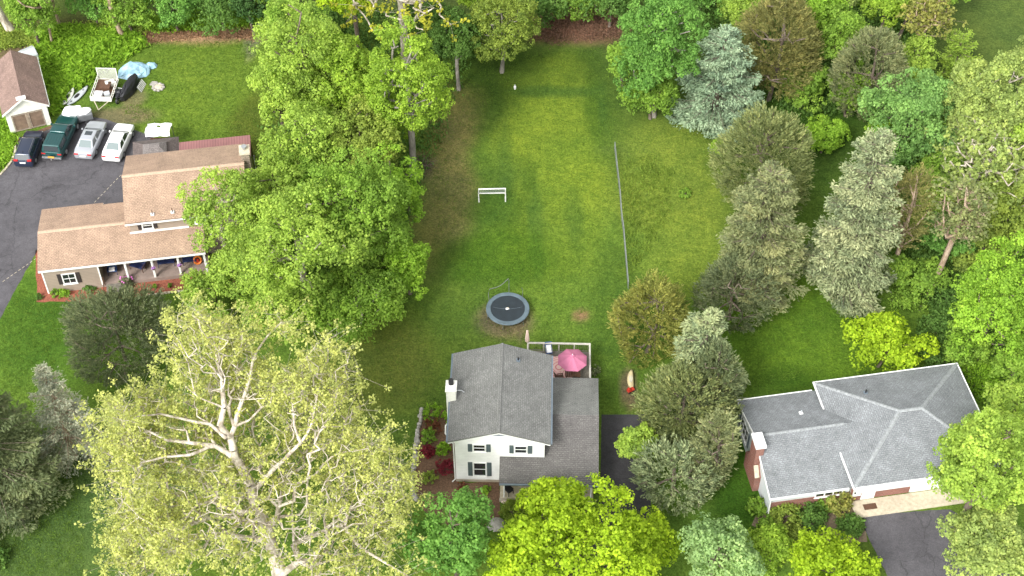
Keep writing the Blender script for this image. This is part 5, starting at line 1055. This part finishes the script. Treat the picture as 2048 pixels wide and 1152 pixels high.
# covered trailer behind green truck
p = G(160, 238); K = thing('covered_trailer', 'white sheet draped over a grey box trailer behind the silver sedan', 'trailer', (p.x, p.y, 0), .35)
MB().box(-.2, -.9, .35, 1.2, .2, 1.0).build('box_body', M['dull_metal'], K, bevel=.03); cloth('sheet', [(.3, [(x-.5, y+.1) for x, y in ringpts(1.15, .95)]), (.9, [(x-.5, y+.1) for x, y in ringpts(1.05, .85)]), (1.25, [(x-.45, y+.1) for x, y in ringpts(.8, .6)]), (1.35, [(x-.4, y+.1) for x, y in ringpts(.3, .2)])], M['whitecloth'], K, 5, .09)
cloth('sheet', [(1.005, [(x+.5, y-.25) for x, y in ringpts(.72, .5)]), (1.12, [(x+.5, y-.25) for x, y in ringpts(.66, .45)]), (1.2, [(x+.5, y-.25) for x, y in ringpts(.3, .2)])], M['whitecloth'], K, 6, .04); wheels(K, (.6,), 1.0, .27)
for o_ in ALL[-8:]:
    if o_.name.startswith('wheel'): o_.location = (0, -.3, 0)
# silvery sheet behind the garage
K = thing('covered_boat', 'silvery grey sheet over a pointed boat behind the garage roof', 'covered boat', tuple(G(52, 128)), R(20.5)+.2)
m = MB().loft([[(x, s*w, z) for s, w, z in ((-1, w_, .1), (-1, w_*.8, h_), (0, 0, h_+.35), (1, w_*.8, h_), (1, w_, .1))] for x, w_, h_ in ((-2.4, .05, .6), (-1.4, .6, 1.0), (0, .95, 1.2), (1.2, 1.0, 1.25), (1.3, .95, .9))]); m.build('sheet', M['greyplastic'], K, fix=True)
# fire ring and stones
p = G(317, 176); K = thing('fire_pit', 'round stone fire ring with a flat lid on the left lawn', 'fire pit', tuple(p)); r = random.Random(8)
for k in range(9):
    t = k*2*math.pi/9; MB().lathe([(.1, 0), (.17, .08), (.15, .18), (.06, .24)], (math.cos(t)*.48, math.sin(t)*.48), 7, 1.1, .9).build('stone', M['rock'], K)
MB().lathe([(.34, .02), (.36, .2), (.1, .26)], (0, 0), 14).build('lid', M['cinder'], K)
p = G(308, 168); K = thing('flat_rock', 'pale grey slab lying beside the stone fire ring', 'rock', tuple(p)); MB().prism([(-.4, -.2), (.1, -.35), (.45, -.1), (.3, .25), (-.2, .3)], 0, .12).build('slab', M['rock'], K, bevel=.03)
# things at the end of wood chips
p = G(523, 64); K = thing('barrel', 'dark barrel standing at the right end of the wood chip strip', 'barrel', tuple(p)); MB().lathe([(.3, 0), (.36, .3), (.36, .6), (.3, .9), (.27, .9)], n=18).build('barrel_body', M['black'], K); MB().lathe([(.29, .905), (.29, .94)], n=18).build('lid', M['dull_metal'], K)
# canopy over swing, gazebo
p = G(318, 262, 2.0); K = thing('garden_canopy', 'small white fabric canopy with a notch vent behind the brown gazebo', 'canopy', (p.x, p.y, 0), R(3)); m = MB()
r = random.Random(2); NX, NY = 8, 5; P_ = [[(-1.1+2.2*i/(NX-1)+(-.08 if i in (0, NX-1) else 0)*math.sin(j*1.6), -.9+1.8*j/(NY-1), 2.15+.28*(1-abs(2*j/(NY-1)-1))+.05*math.sin(i*1.9+j)) for j in range(NY)] for i in range(NX)]
for i in range(NX-1):
    for j in range(NY-1):
        if not (i == 3 and j == 2): m.slab([P_[i][j], P_[i+1][j], P_[i+1][j+1], P_[i][j+1]], .02)
m.build('canopy_cloth', M['whitecloth'], K)
for x in (-1.05, 1.05):
    for y in (-.85, .85): MB().tube([(x, y, 0), (x, y, 2.15)], .03, 6).build('post', M['dull_metal'], K)
sw = MB().box(-1.0, -.3, .45, 1.0, .25, .52).box(-1.0, .2, .52, 1.0, .27, .95).build('bench_seat', M['darkwood'], K)
p = G(311, 304, 2.7); K = thing('gazebo', 'dark brown hip roofed gazebo with a pale raised top tier behind the tan roof', 'gazebo', (p.x, p.y, 0), R(10)); m = MB()
S_ = 2.05; t_ = .75
def hip(m, s, sy, z0, st, sty, z1, th=.06):
    c = [(-s, -sy), (s, -sy), (s, sy), (-s, sy)]; d = [(-st, -sty), (st, -sty), (st, sty), (-st, sty)]
    for i in range(4): j = (i+1) % 4; m.slab([(*c[i], z0), (*c[j], z0), (*d[j], z1), (*d[i], z1)], th)
hip(m, S_, 2.1, 2.35, .85, .7, 3.05); m.build('roof', M['roof_brown'], K); m = MB(); hip(m, 1.05, .8, 3.08, .45, .25, 3.5); m.poly([(-.45, -.25, 3.5), (.45, -.25, 3.5), (.45, .25, 3.5), (-.45, .25, 3.5)])
m.build('roof_vent', M['roof_vent_grey'], K)
for x in (-1.9, 1.9):
    for y in (-1.6, 1.6): MB().box(x-.07, y-.07, 0, x+.07, y+.07, 2.3).build('post', M['darkwood'], K)
# pole by the chimney
p = G(513, 345); K = thing('clothes_pole', 'pair of slim white poles standing in the grass right of the stone chimney', 'poles', tuple(p)); MB().tube([(0, 0, 0), (0, .1, 2.0)], .04, 6).build('pole', M['white'], K); MB().tube([(-.15, -.3, 0), (-.15, -.3, 1.2)], .035, 6).build('pole', M['white'], K)
# ---------------------------------------------------------------- tan house porch
def wp(par, x, y, z=0):
    a = par.rotation_euler[2]; return (par.location.x+x*math.cos(a)-y*math.sin(a), par.location.y+x*math.sin(a)+y*math.cos(a), z)
def chair(label, loc, rz, frame, cushion, w=.55, name='chair', recl=.25, group=None, cat='chair'):
    K = thing(name, label, cat, loc, rz, group)
    for x in (-w/2+.03, w/2-.03):
        for y in (-.25, .22): MB().box(x-.022, y-.022, 0, x+.022, y+.022, .42).build('leg', M[frame], K)
        MB().box(x-.03, -.27, .60, x+.03, .25, .64).box(x-.02, -.25, .42, x+.02, -.21, .6).build('armrest', M[frame], K)
    MB().box(-w/2, -.28, .42, w/2, .26, .48).build('seat', M[cushion], K, bevel=.02)
    MB().hexa([(-w/2, .22, .48), (w/2, .22, .48), (w/2, .28, .48), (-w/2, .28, .48), (-w/2, .22+recl, 1.0), (w/2, .22+recl, 1.0), (w/2, .27+recl, 1.0), (-w/2, .27+recl, 1.0)]).build('backrest', M[cushion], K, bevel=.015); return K
chair('blue porch chair with a white cushion at the left end of the tan house porch', wp(B, 5.4, 1.15, .38), R(9), 'navy', 'bluecloth', .8, 'porch_chair')
q = thing('cushion', 'white cushion lying on the blue porch chair', 'cushion', wp(B, 5.4, 1.12, .86), R(9)); MB().box(-.25, -.24, .002, .25, .2, .13).build('cushion_pad', M['whitecloth'], q, bevel=.05)
chair('dark chair between the first and second porch columns', wp(B, 7.5, 1.3, .38), R(-20), 'darkwood', 'navy', 1.3, 'porch_bench', cat='bench'); chair('dark blue bench between the second and third porch columns', wp(B, 9.9, 1.4, .38), R(9), 'navy', 'navy', 1.4, 'porch_bench', cat='bench')
chair('dark blue bench beside the orange float at the right porch end', wp(B, 11.85, 1.3, .38), R(9), 'navy', 'navy', 1.1, 'porch_bench', cat='bench')
q = thing('flower_pot', 'small white pot standing between the two dark blue porch benches', 'pot', wp(B, 10.95, 1.2, .38)); MB().lathe([(.1, 0), (.17, .3), (.14, .3), (.12, .2)], n=14).build('pot_body', M['white'], q); MB().lathe([(.11, .21), (.12, .26)], n=12).build('soil', M['darkwood'], q)
q = thing('toy_float', 'orange and red ring shaped toy at the right end of the tan porch', 'toy', wp(B, 12.55, 1.15, .38), .4); MB().tube([(.3*math.cos(t), .3*math.sin(t)*.4, .42+.32*math.sin(t)) for t in [i*.45 for i in range(15)]], .09, 8).build('ring', M['orangeplastic'], q); MB().box(-.1, -.06, .2, .1, .06, .5).build('handle', M['redplastic'], q)
q = thing('wreath', 'pale wreath hanging on the right end wall of the tan porch', 'wreath', wp(B, 12.95, 1.9, 1.3)); MB().tube([(.22*math.cos(t), 0, .22*math.sin(t)) for t in [i*.42 for i in range(16)]], .05, 6).build('wreath_ring', M['cinder'], q)
for x, l in ((9.05, 'basket of lilac flowers hanging at the second porch column'), (11.2, 'basket of lilac flowers hanging at the third porch column')):
    q = thing('hanging_basket', l, 'flower basket', wp(B, x-.05, -.06, 1.65)); MB().lathe([(.06, -.18), (.17, 0), (.17, .02)], n=12).build('pot', M['darkwood'], q); MB().tube([(0, 0, .02), (0, .05, 1.0)], .008, 4).build('hanger', M['black'], q); r = random.Random(5); m = MB()
    for _ in range(22): t = r.uniform(0, 6.3); d_ = r.uniform(0, .22); m.lathe([(.01, -.03), (.05, .0), (.01, .04)], (math.cos(t)*d_, math.sin(t)*d_), 5); 
    V0 = m.v; m.v = [(a_, b_, c_+.1+.07*math.sin(i//15)) for i, (a_, b_, c_) in enumerate(V0)]; m.build('flowers', M['purple'], q)
p = G(457, 530); q = thing('deck_box', 'cream storage box with a teal lid, just right of the tan house porch', 'storage box', tuple(p), R(8)); m = MB().box(-.55, -.4, 0, .55, .4, .62)
m.build('box_body', M['creamplastic'], q); [MB().box(-.57, -.42, .08+k*.19, .57, .42, .1+k*.19).build('band', M['wood'], q) for k in range(3)]; MB().hexa([(-.6, -.45, .622), (.6, -.45, .622), (.6, .45, .622), (-.6, .45, .622), (-.55, -.4, .72), (.55, -.4, .72), (.55, .4, .85), (-.55, .4, .85)]).build('lid', M['tealplastic'], q, bevel=.02)
# stone strip along red mulch
K = thing('stone_edging', 'pale stone edging along the red mulch in front of the tan porch', 'edging'); r = random.Random(4); a = G(288, 592); b = G(395, 579); n_ = 16
for i in range(n_):
    u = a.lerp(b, (i+.5)/n_); MB().box(u.x-.12, u.y-.09, 0, u.x+.12, u.y+.09, .12+r.uniform(0, .04)).build('stone', M['cinder'], K, bevel=.03)
K = thing('driveway_edging', 'pale curved stone kerb between the driveway and the ivy left of the garage', 'edging'); pts = [(0, 350), (12, 338), (24, 322), (30, 306), (31, 290)]
for (a0_, b0_) in zip(pts[:-1], pts[1:]):
    a = G(*a0_); b = G(*b0_); d = (b-a).normalized(); s = Vector((-d.y, d.x, 0))*.1; e_ = d*.03; MB().hexa([a-s+e_, b-s-e_, b+s-e_, a+s+e_]+[v+Vector((0, 0, .12)) for v in (a-s+e_, b-s-e_, b+s-e_, a+s+e_)]).build('stone', M['cinder'], K, bevel=.03, fix=True)
# driveway guide cord
for pa, pb, l in (((242, 350), (186, 408), 'dashed pale cord lying across the driveway beside the tan house'), ((72, 517), (2, 566), 'dashed pale cord across the driveway at the lower left')):
    a = G(*pa); b = G(*pb); K = thing('driveway_marking', l, 'marking', (0, 0, 0)); n_ = 9
    for i in range(n_):
        u = a.lerp(b, i/n_); v = a.lerp(b, (i+.55)/n_); d = (v-u).normalized(); s = Vector((-d.y, d.x, 0))*.018; MB().hexa([w_+Vector((0, 0, .008)) for w_ in (u-s, v-s, v+s, u+s)]+[w_+Vector((0, 0, .02)) for w_ in (u-s, v-s, v+s, u+s)]).build('dash', M['cinder'], K, fix=True)
# ---------------------------------------------------------------- lawn things
a = G(958, 404); b = G(1011, 403); K = thing('football_goal', 'white tube goal frame standing on the lawn', 'goal', tuple(a), math.atan2(b.y-a.y, b.x-a.x)); w_ = (b-a).length
MB().tube([(0, 0, 0), (0, 0, 1.6), (w_, 0, 1.6), (w_, 0, 0)], .065, 8).build('front_frame', M['white'], K)
MB().tube([(0, .05, .02), (-.05, 1.05, .04), (w_+.05, 1.05, .04), (w_, .05, .02)], .06, 8).build('ground_frame', M['white'], K)
for x in (0, w_): MB().tube([(x, .03, 1.57), (x, .35, 1.3), (x+(.04 if x else -.04), 1.02, .06)], .035, 8).build('side_brace', M['white'], K)
m = MB()
for i in range(17): x = w_*i/16; m.tube([(x, .03, 1.57), (x, 1.03, .05)], .006, 3, False)
for j in range(8): t = j/8; m.tube([(0, .03+t, 1.57-1.52*t), (w_, .03+t, 1.57-1.52*t)], .006, 3, False)
m.build('net', M['grey_metal'], K)
c = G(1015.5, 617, .75); c.z = 0; K = thing('trampoline', 'round black trampoline with a faded blue pad on worn grass', 'trampoline', tuple(c)); RT = 1.78
MB().lathe([(1.42, .76), (1.43, .785), (1.76, .785), (1.80, .74), (1.80, .70), (1.42, .74)], n=48).build('safety_pad', M['bluepad'], K)
o_ = ALL[-1]; bm = bmesh.new(); bm.from_mesh(o_.data)
for f in [f for f in bm.faces if len(f.verts) > 4]: bm.faces.remove(f)
bm.to_mesh(o_.data); bm.free()
MB().lathe([(1.40, .735), (1.415, .75), (.02, .748)], n=48).build('jumping_mat', M['trampmat'], K); MB().tube([(1.74*math.cos(t), 1.74*math.sin(t), .68) for t in [i*2*math.pi/48 for i in range(49)]], .03, 6).build('steel_ring', M['dull_metal'], K)
for i in range(6):
    t = i*math.pi/3+.3; x, y = math.cos(t)*1.72, math.sin(t)*1.72; MB().tube([(x, y, .68), (x*1.02, y*1.02, .02)], .028, 6).build('leg', M['dull_metal'], K)
def arc(p0, p1, z0, z1, sag, n=9): return [(p0[0]+(p1[0]-p0[0])*i/n, p0[1]+(p1[1]-p0[1])*i/n-sag*math.sin(math.pi*i/n)*.3, z0+(z1-z0)*i/n-sag*math.sin(math.pi*i/n)) for i in range(n+1)]
MB().tube([(-1.55, .85, .7), (-1.6, .95, 1.6), (-1.5, 1.0, 2.0)]+arc((-1.4, 1.05), (.05, 1.75), 2.05, 2.5, .22)+[(.1, 1.78, 2.3), (.1, 1.75, .7)], .028, 6).build('enclosure_pole', M['dull_metal'], K); MB().tube([(1.2, 1.3, .7), (1.25, 1.4, 1.5), (1.15, 1.4, 1.75)], .02, 6).build('enclosure_pole', M['dull_metal'], K)
MB().tube([(-1.2, .15, .757), (-.7, .02, .76), (-.1, -.06, .757)], .012, 4).tube([(.1, -.06, .757), (.7, .03, .76), (1.2, .18, .757)], .012, 4).build('strap', M['bluepad'], K)
q = thing('toy', 'crumpled white toy lying in the middle of the trampoline', 'toy', (c.x-.02, c.y-.05, .755)); cloth('toy_body', [(.01, ringpts(.17, .11, 8)), (.08, ringpts(.15, .09, 8)), (.12, ringpts(.06, .04, 8))], M['whitecloth'], q, 12, .03); MB().lathe([(.05, .09), (.07, .13), (.03, .16)], (.04, .02), 8).build('toy_head', M['cinder'], q)
p = G(1030, 178); q = thing('white_bottle', 'tiny white object standing alone at the head of the lawn', 'bottle', tuple(p)); MB().lathe([(.1, 0), (.12, .3), (.05, .42), (.05, .48)], n=10).build('bottle_body', M['whitecloth'], q)
def railfence(label, pts, h=.85):
    K = thing('wire_fence', label, 'fence'); P = [G(*p) for p in pts]
    for z, r_, mt in ((h, .035, 'grey_metal'), (.12, .02, 'dull_metal')): MB().tube([(p.x, p.y, z) for p in P], r_, 6).build('rail', M[mt], K)
    L = [];
    for a, b in zip(P[:-1], P[1:]):
        n_ = max(1, int((b-a).length/1.8)); L += [a.lerp(b, i/n_) for i in range(n_)]
    L.append(P[-1])
    for p in L: MB().tube([(p.x, p.y, 0), (p.x, p.y, h+.03)], .025, 6).build('post', M['grey_metal'], K)
    m = MB()
    for a, b in zip(L[:-1], L[1:]):
        for i in range(8): u = a.lerp(b, i/8); m.tube([(u.x, u.y, .1), (u.x, u.y, h)], .006, 3, False)
        for z in (.3, .5, .7): m.tube([(a.x, a.y, z), (b.x, b.y, z)], .006, 3, False)
    m.build('wire_mesh', M['dull_metal'], K)
railfence('low grey wire fence in the lawn, upper section near the blue spruce', [(1229, 298), (1233, 335), (1239, 388)]); railfence('low grey wire fence in the lawn, lower section ending at the golden cedar', [(1239.6, 392), (1241, 415), (1243, 440), (1247, 470), (1251, 520), (1256, 578)])
# stone wall left of white house
K = thing('stone_edging', 'curved grey fieldstone edging along the shrub bed left of the white house', 'stone edging'); r = random.Random(11)
pts = [(843, 821), (841, 838), (836, 862), (833, 885), (829, 915), (826, 945), (824, 970), (828, 990), (836, 1004)]
for i in range(len(pts)-1):
    for k in range(4):
        u = G(*pts[i]).lerp(G(*pts[i+1]), k/4); s_ = r.uniform(.15, .24)*(1+.25*i/8); MB().lathe([(s_*.8, 0), (s_, .08), (s_*.9, .2), (s_*.45, .27)], (u.x+r.uniform(-.06, .06), u.y), 7, 1, r.uniform(.75, 1.1)).build('stone', M['rock'], K)
p = G(992, 1052); K = thing('boulder', 'pale boulder beside the path in front of the white porch', 'boulder', tuple(p), .3); MB().lathe([(.5, 0), (.62, .15), (.5, .42), (.2, .6)], n=9, sx=1.2).build('rock', M['rock'], K, bevel=.05)
# porch furniture, white house
chair('dark metal chair at the left end of the white house porch', wp(W, 4.0, -1.2, .32), R(40), 'black', 'black', .5, 'porch_chair')
q = thing('flamingo', 'pink garden ornament on a stick at the porch corner of the white house', 'garden ornament', wp(W, 3.75, -2.2, 0)); MB().tube([(0, 0, 0), (0, 0, .5)], .015, 5).build('stick', M['black'], q); MB().loft([[(x, w*math.cos(t), .62+w*math.sin(t)) for t in [k*.785 for k in range(8)]] for x, w in ((-.3, .03), (-.15, .12), (.05, .13), (.2, .06))]).tube([(.15, 0, .66), (.28, 0, .85), (.2, 0, 1.0), (.3, 0, .96)], [.05, .035, .04, .02], 6).build('bird_body', M['beige'], q, smooth=True)
# ---------------------------------------------------------------- deck things
DZ = .80
p = wp(W, 5.1, 12.3, 1.78); K = thing('closed_umbrella', 'closed cream umbrella standing at the left corner post of the deck', 'umbrella', (p[0], p[1], 0)); MB().tube([(0, 0, 0), (0, 0, 3.3)], .022, 6).build('pole', M['wood'], K)
S = []
for z, r_ in ((1.9, .15), (2.1, .19), (2.6, .15), (3.05, .09), (3.18, .11), (3.3, .03)): S.append([(r_*(1.0 if k % 2 else .6)*math.cos(k*math.pi/8), r_*(1.0 if k % 2 else .6)*math.sin(k*math.pi/8), z) for k in range(16)])
MB().loft(S).build('folded_canopy', M['beige'], K)
p = wp(W, 7.35, 10.55, 0)
K = thing('outdoor_rug', 'pale pink rug with ring pattern on the deck beside the open umbrella', 'rug', (p[0], p[1], DZ), R(-1.5)); m_, n_, b_ = newmat('pink_ring_rug'); tc = n_.nodes.new('ShaderNodeTexCoord')
vo = N(n_, 'ShaderNodeTexVoronoi', Scale=.95, Randomness=.5); n_.links.new(tc.outputs['Object'], vo.inputs['Vector']); ma = N(n_, 'ShaderNodeMath', _operation='MULTIPLY'); ma.inputs[1].default_value = 42; n_.links.new(vo.outputs['Distance'], ma.inputs[0]); si = N(n_, 'ShaderNodeMath', _operation='SINE'); n_.links.new(ma.outputs[0], si.inputs[0])
n_.links.new(ramp(n_, si.outputs[0], [(.35, (.75, .52, .46)), (.75, (.62, .2, .22))]), b_.inputs['Base Color']); b_.inputs['Roughness'].default_value = .9
MB().box(-1.5, -1.7, .003, 1.4, 1.15, .018).build('rug_weave', m_, K); MB().box(-1.5, -1.76, .004, 1.4, -1.701, .02).build('rug_border', M['beige'], K)
c = G(1145, 713, 3.0); K = thing('open_umbrella', 'open pink octagonal umbrella over the deck table', 'umbrella', (c.x, c.y, 0)); RU = 1.22
MB().tube([(0, 0, DZ), (0, 0, 3.12)], .025, 8).build('pole', M['darkwood'], K); m = MB(); ring = [(RU*math.cos(k*math.pi/4+.35), RU*math.sin(k*math.pi/4+.35)) for k in range(8)]
b0_ = len(m.v); prof = ((.12, 3.1), (.45, 2.93), (.8, 2.72), (1.0, 2.55)); S = []
for t, z in prof[::-1]:
    row = []
    for k in range(8):
        a_ = ring[k]; n2 = ring[(k+1) % 8]; row.append((a_[0]*t, a_[1]*t, z)); row.append(((a_[0]+n2[0])/2*t*.985, (a_[1]+n2[1])/2*t*.985, z-.015+.0*t))
    S.append(row)
m.loft(S); um = m.build('canopy', M['pink'], K); bm = bmesh.new(); bm.from_mesh(um.data); bmesh.ops.delete(bm, geom=[f for f in bm.faces if len(f.verts) > 4 and f.calc_center_median().z < 2.7], context='FACES'); bm.to_mesh(um.data); bm.free()
MB().lathe([(.2, 3.10), (.16, 3.16), (.05, 3.22)], n=8).build('vent_cap', M['pink'], K); MB().lathe([(.03, 3.22), (.03, 3.3)], n=8).build('finial', M['white'], K)
for k in range(8): MB().tube([(0, 0, 3.04), (ring[k][0]*.98, ring[k][1]*.98, 2.52)], .012, 4).build('rib', M['darkwood'], K)
tc_ = (c.x+.05, c.y-.35); K = thing('patio_table', 'dark brown patio table under the pink umbrella', 'table', (tc_[0], tc_[1], DZ)); m = MB()
for k in range(9): m.box(-.6+k*.135, -.5, .70, -.6+k*.135+.12, .5, .74)
m.build('tabletop', M['darkwood'], K); [MB().box(x-.03, y-.03, 0, x+.03, y+.03, .70).build('leg', M['darkwood'], K) for x in (-.5, .5) for y in (-.42, .42)]
for dx, dy, rz, l in ((-1.0, -.35, 100, 'brown patio chair left of the table, on the pink rug'), (-.35, -1.05, 165, 'brown patio chair on the near side of the table, left one'), (.5, -1.0, 190, 'brown patio chair on the near side of the table, right one'), (0.1, .75, 0, 'brown patio chair hidden on the far side of the table')):
    chair(l, (tc_[0]+dx, tc_[1]+dy, DZ+.02), R(rz), 'darkwood', 'wood' if dy < -.9 else 'darkwood', .5, 'patio_chair', group='chairs round the deck table')
p = G(1098, 703, 1.2); K = chair('blue sling deck chair by the back railing', (p.x, p.y, DZ+.02), R(8), 'dull_metal', 'bluecloth', .55, 'deck_chair')
q = thing('towel', 'white towel over the blue sling deck chair', 'towel', (p.x, p.y, DZ+.02), R(8)); MB().box(-.2, -.2, .485, .2, .2, .5).build('towel_fold', M['whitecloth'], q, bevel=.005); MB().hexa([(-.2, .2, .50), (.2, .2, .50), (.2, .215, .50), (-.2, .215, .50), (-.2, .33, .8), (.2, .33, .8), (.2, .345, .8), (-.2, .345, .8)]).build('towel_drape', M['whitecloth'], q)
# leaning kayak right of the deck, with a red toy
a = G(1264, 782); K = thing('toy_slide', 'pale yellow toy slide lying on the ground beside the broad olive cedar', 'slide', tuple(a), R(88)); S = []
for i in range(9):
    t = i/8; ww = .28*math.sin(math.pi*(.08+.84*t))**.7; S.append([(t*1.9, ww*math.cos(q_)+.12*math.sin(t*3), .15+.13*math.sin(q_)+.1*t) for q_ in [k*.785 for k in range(8)]])
MB().loft(S).build('shell', M['yellowplastic'], K, smooth=True); MB().lathe([(.18, .2), (.2, .34)], (1.0, .1), 12, 2.0, .8).build('inner_well', M['creamplastic'], K)
p = G(1261, 783); K = thing('toy_car', 'small red plastic ride on toy below the pale yellow slide', 'toy', tuple(p), .5); MB().box(-.3, -.16, .12, .3, .16, .3).hexa([(-.28, -.14, .3), (.05, -.14, .3), (.05, .14, .3), (-.28, .14, .3), (-.25, -.1, .52), (-.1, -.1, .52), (-.1, .1, .52), (-.25, .1, .52)]).build('body', M['redplastic'], K, bevel=.03)
for x in (-.2, .2):
    for s in (-1, 1): MB().tube([(x, s*.16, .1), (x, s*.2, .1)], .1, 12).build('wheel', M['black'], K)
# gutters etc done; brush pile at the trunk foot
p = G(846, 332); r = random.Random(6); K = thing('brush_pile', 'heap of bare brown twigs at the foot of the grey stem on brown grass', 'twigs', tuple(p)); m = MB()
for _ in range(45):
    t = r.uniform(0, 6.3); l_ = r.uniform(.4, 1.3); x, y = r.uniform(-.5, .5), r.uniform(-.5, .5); m.tube([(x, y, r.uniform(.02, .1)), (x+l_*math.cos(t), y+l_*math.sin(t), r.uniform(.1, .5))], .014, 3, False)
m.build('twigs', BARK['brown'], K)
print('LEAVES', NLEAF[0])
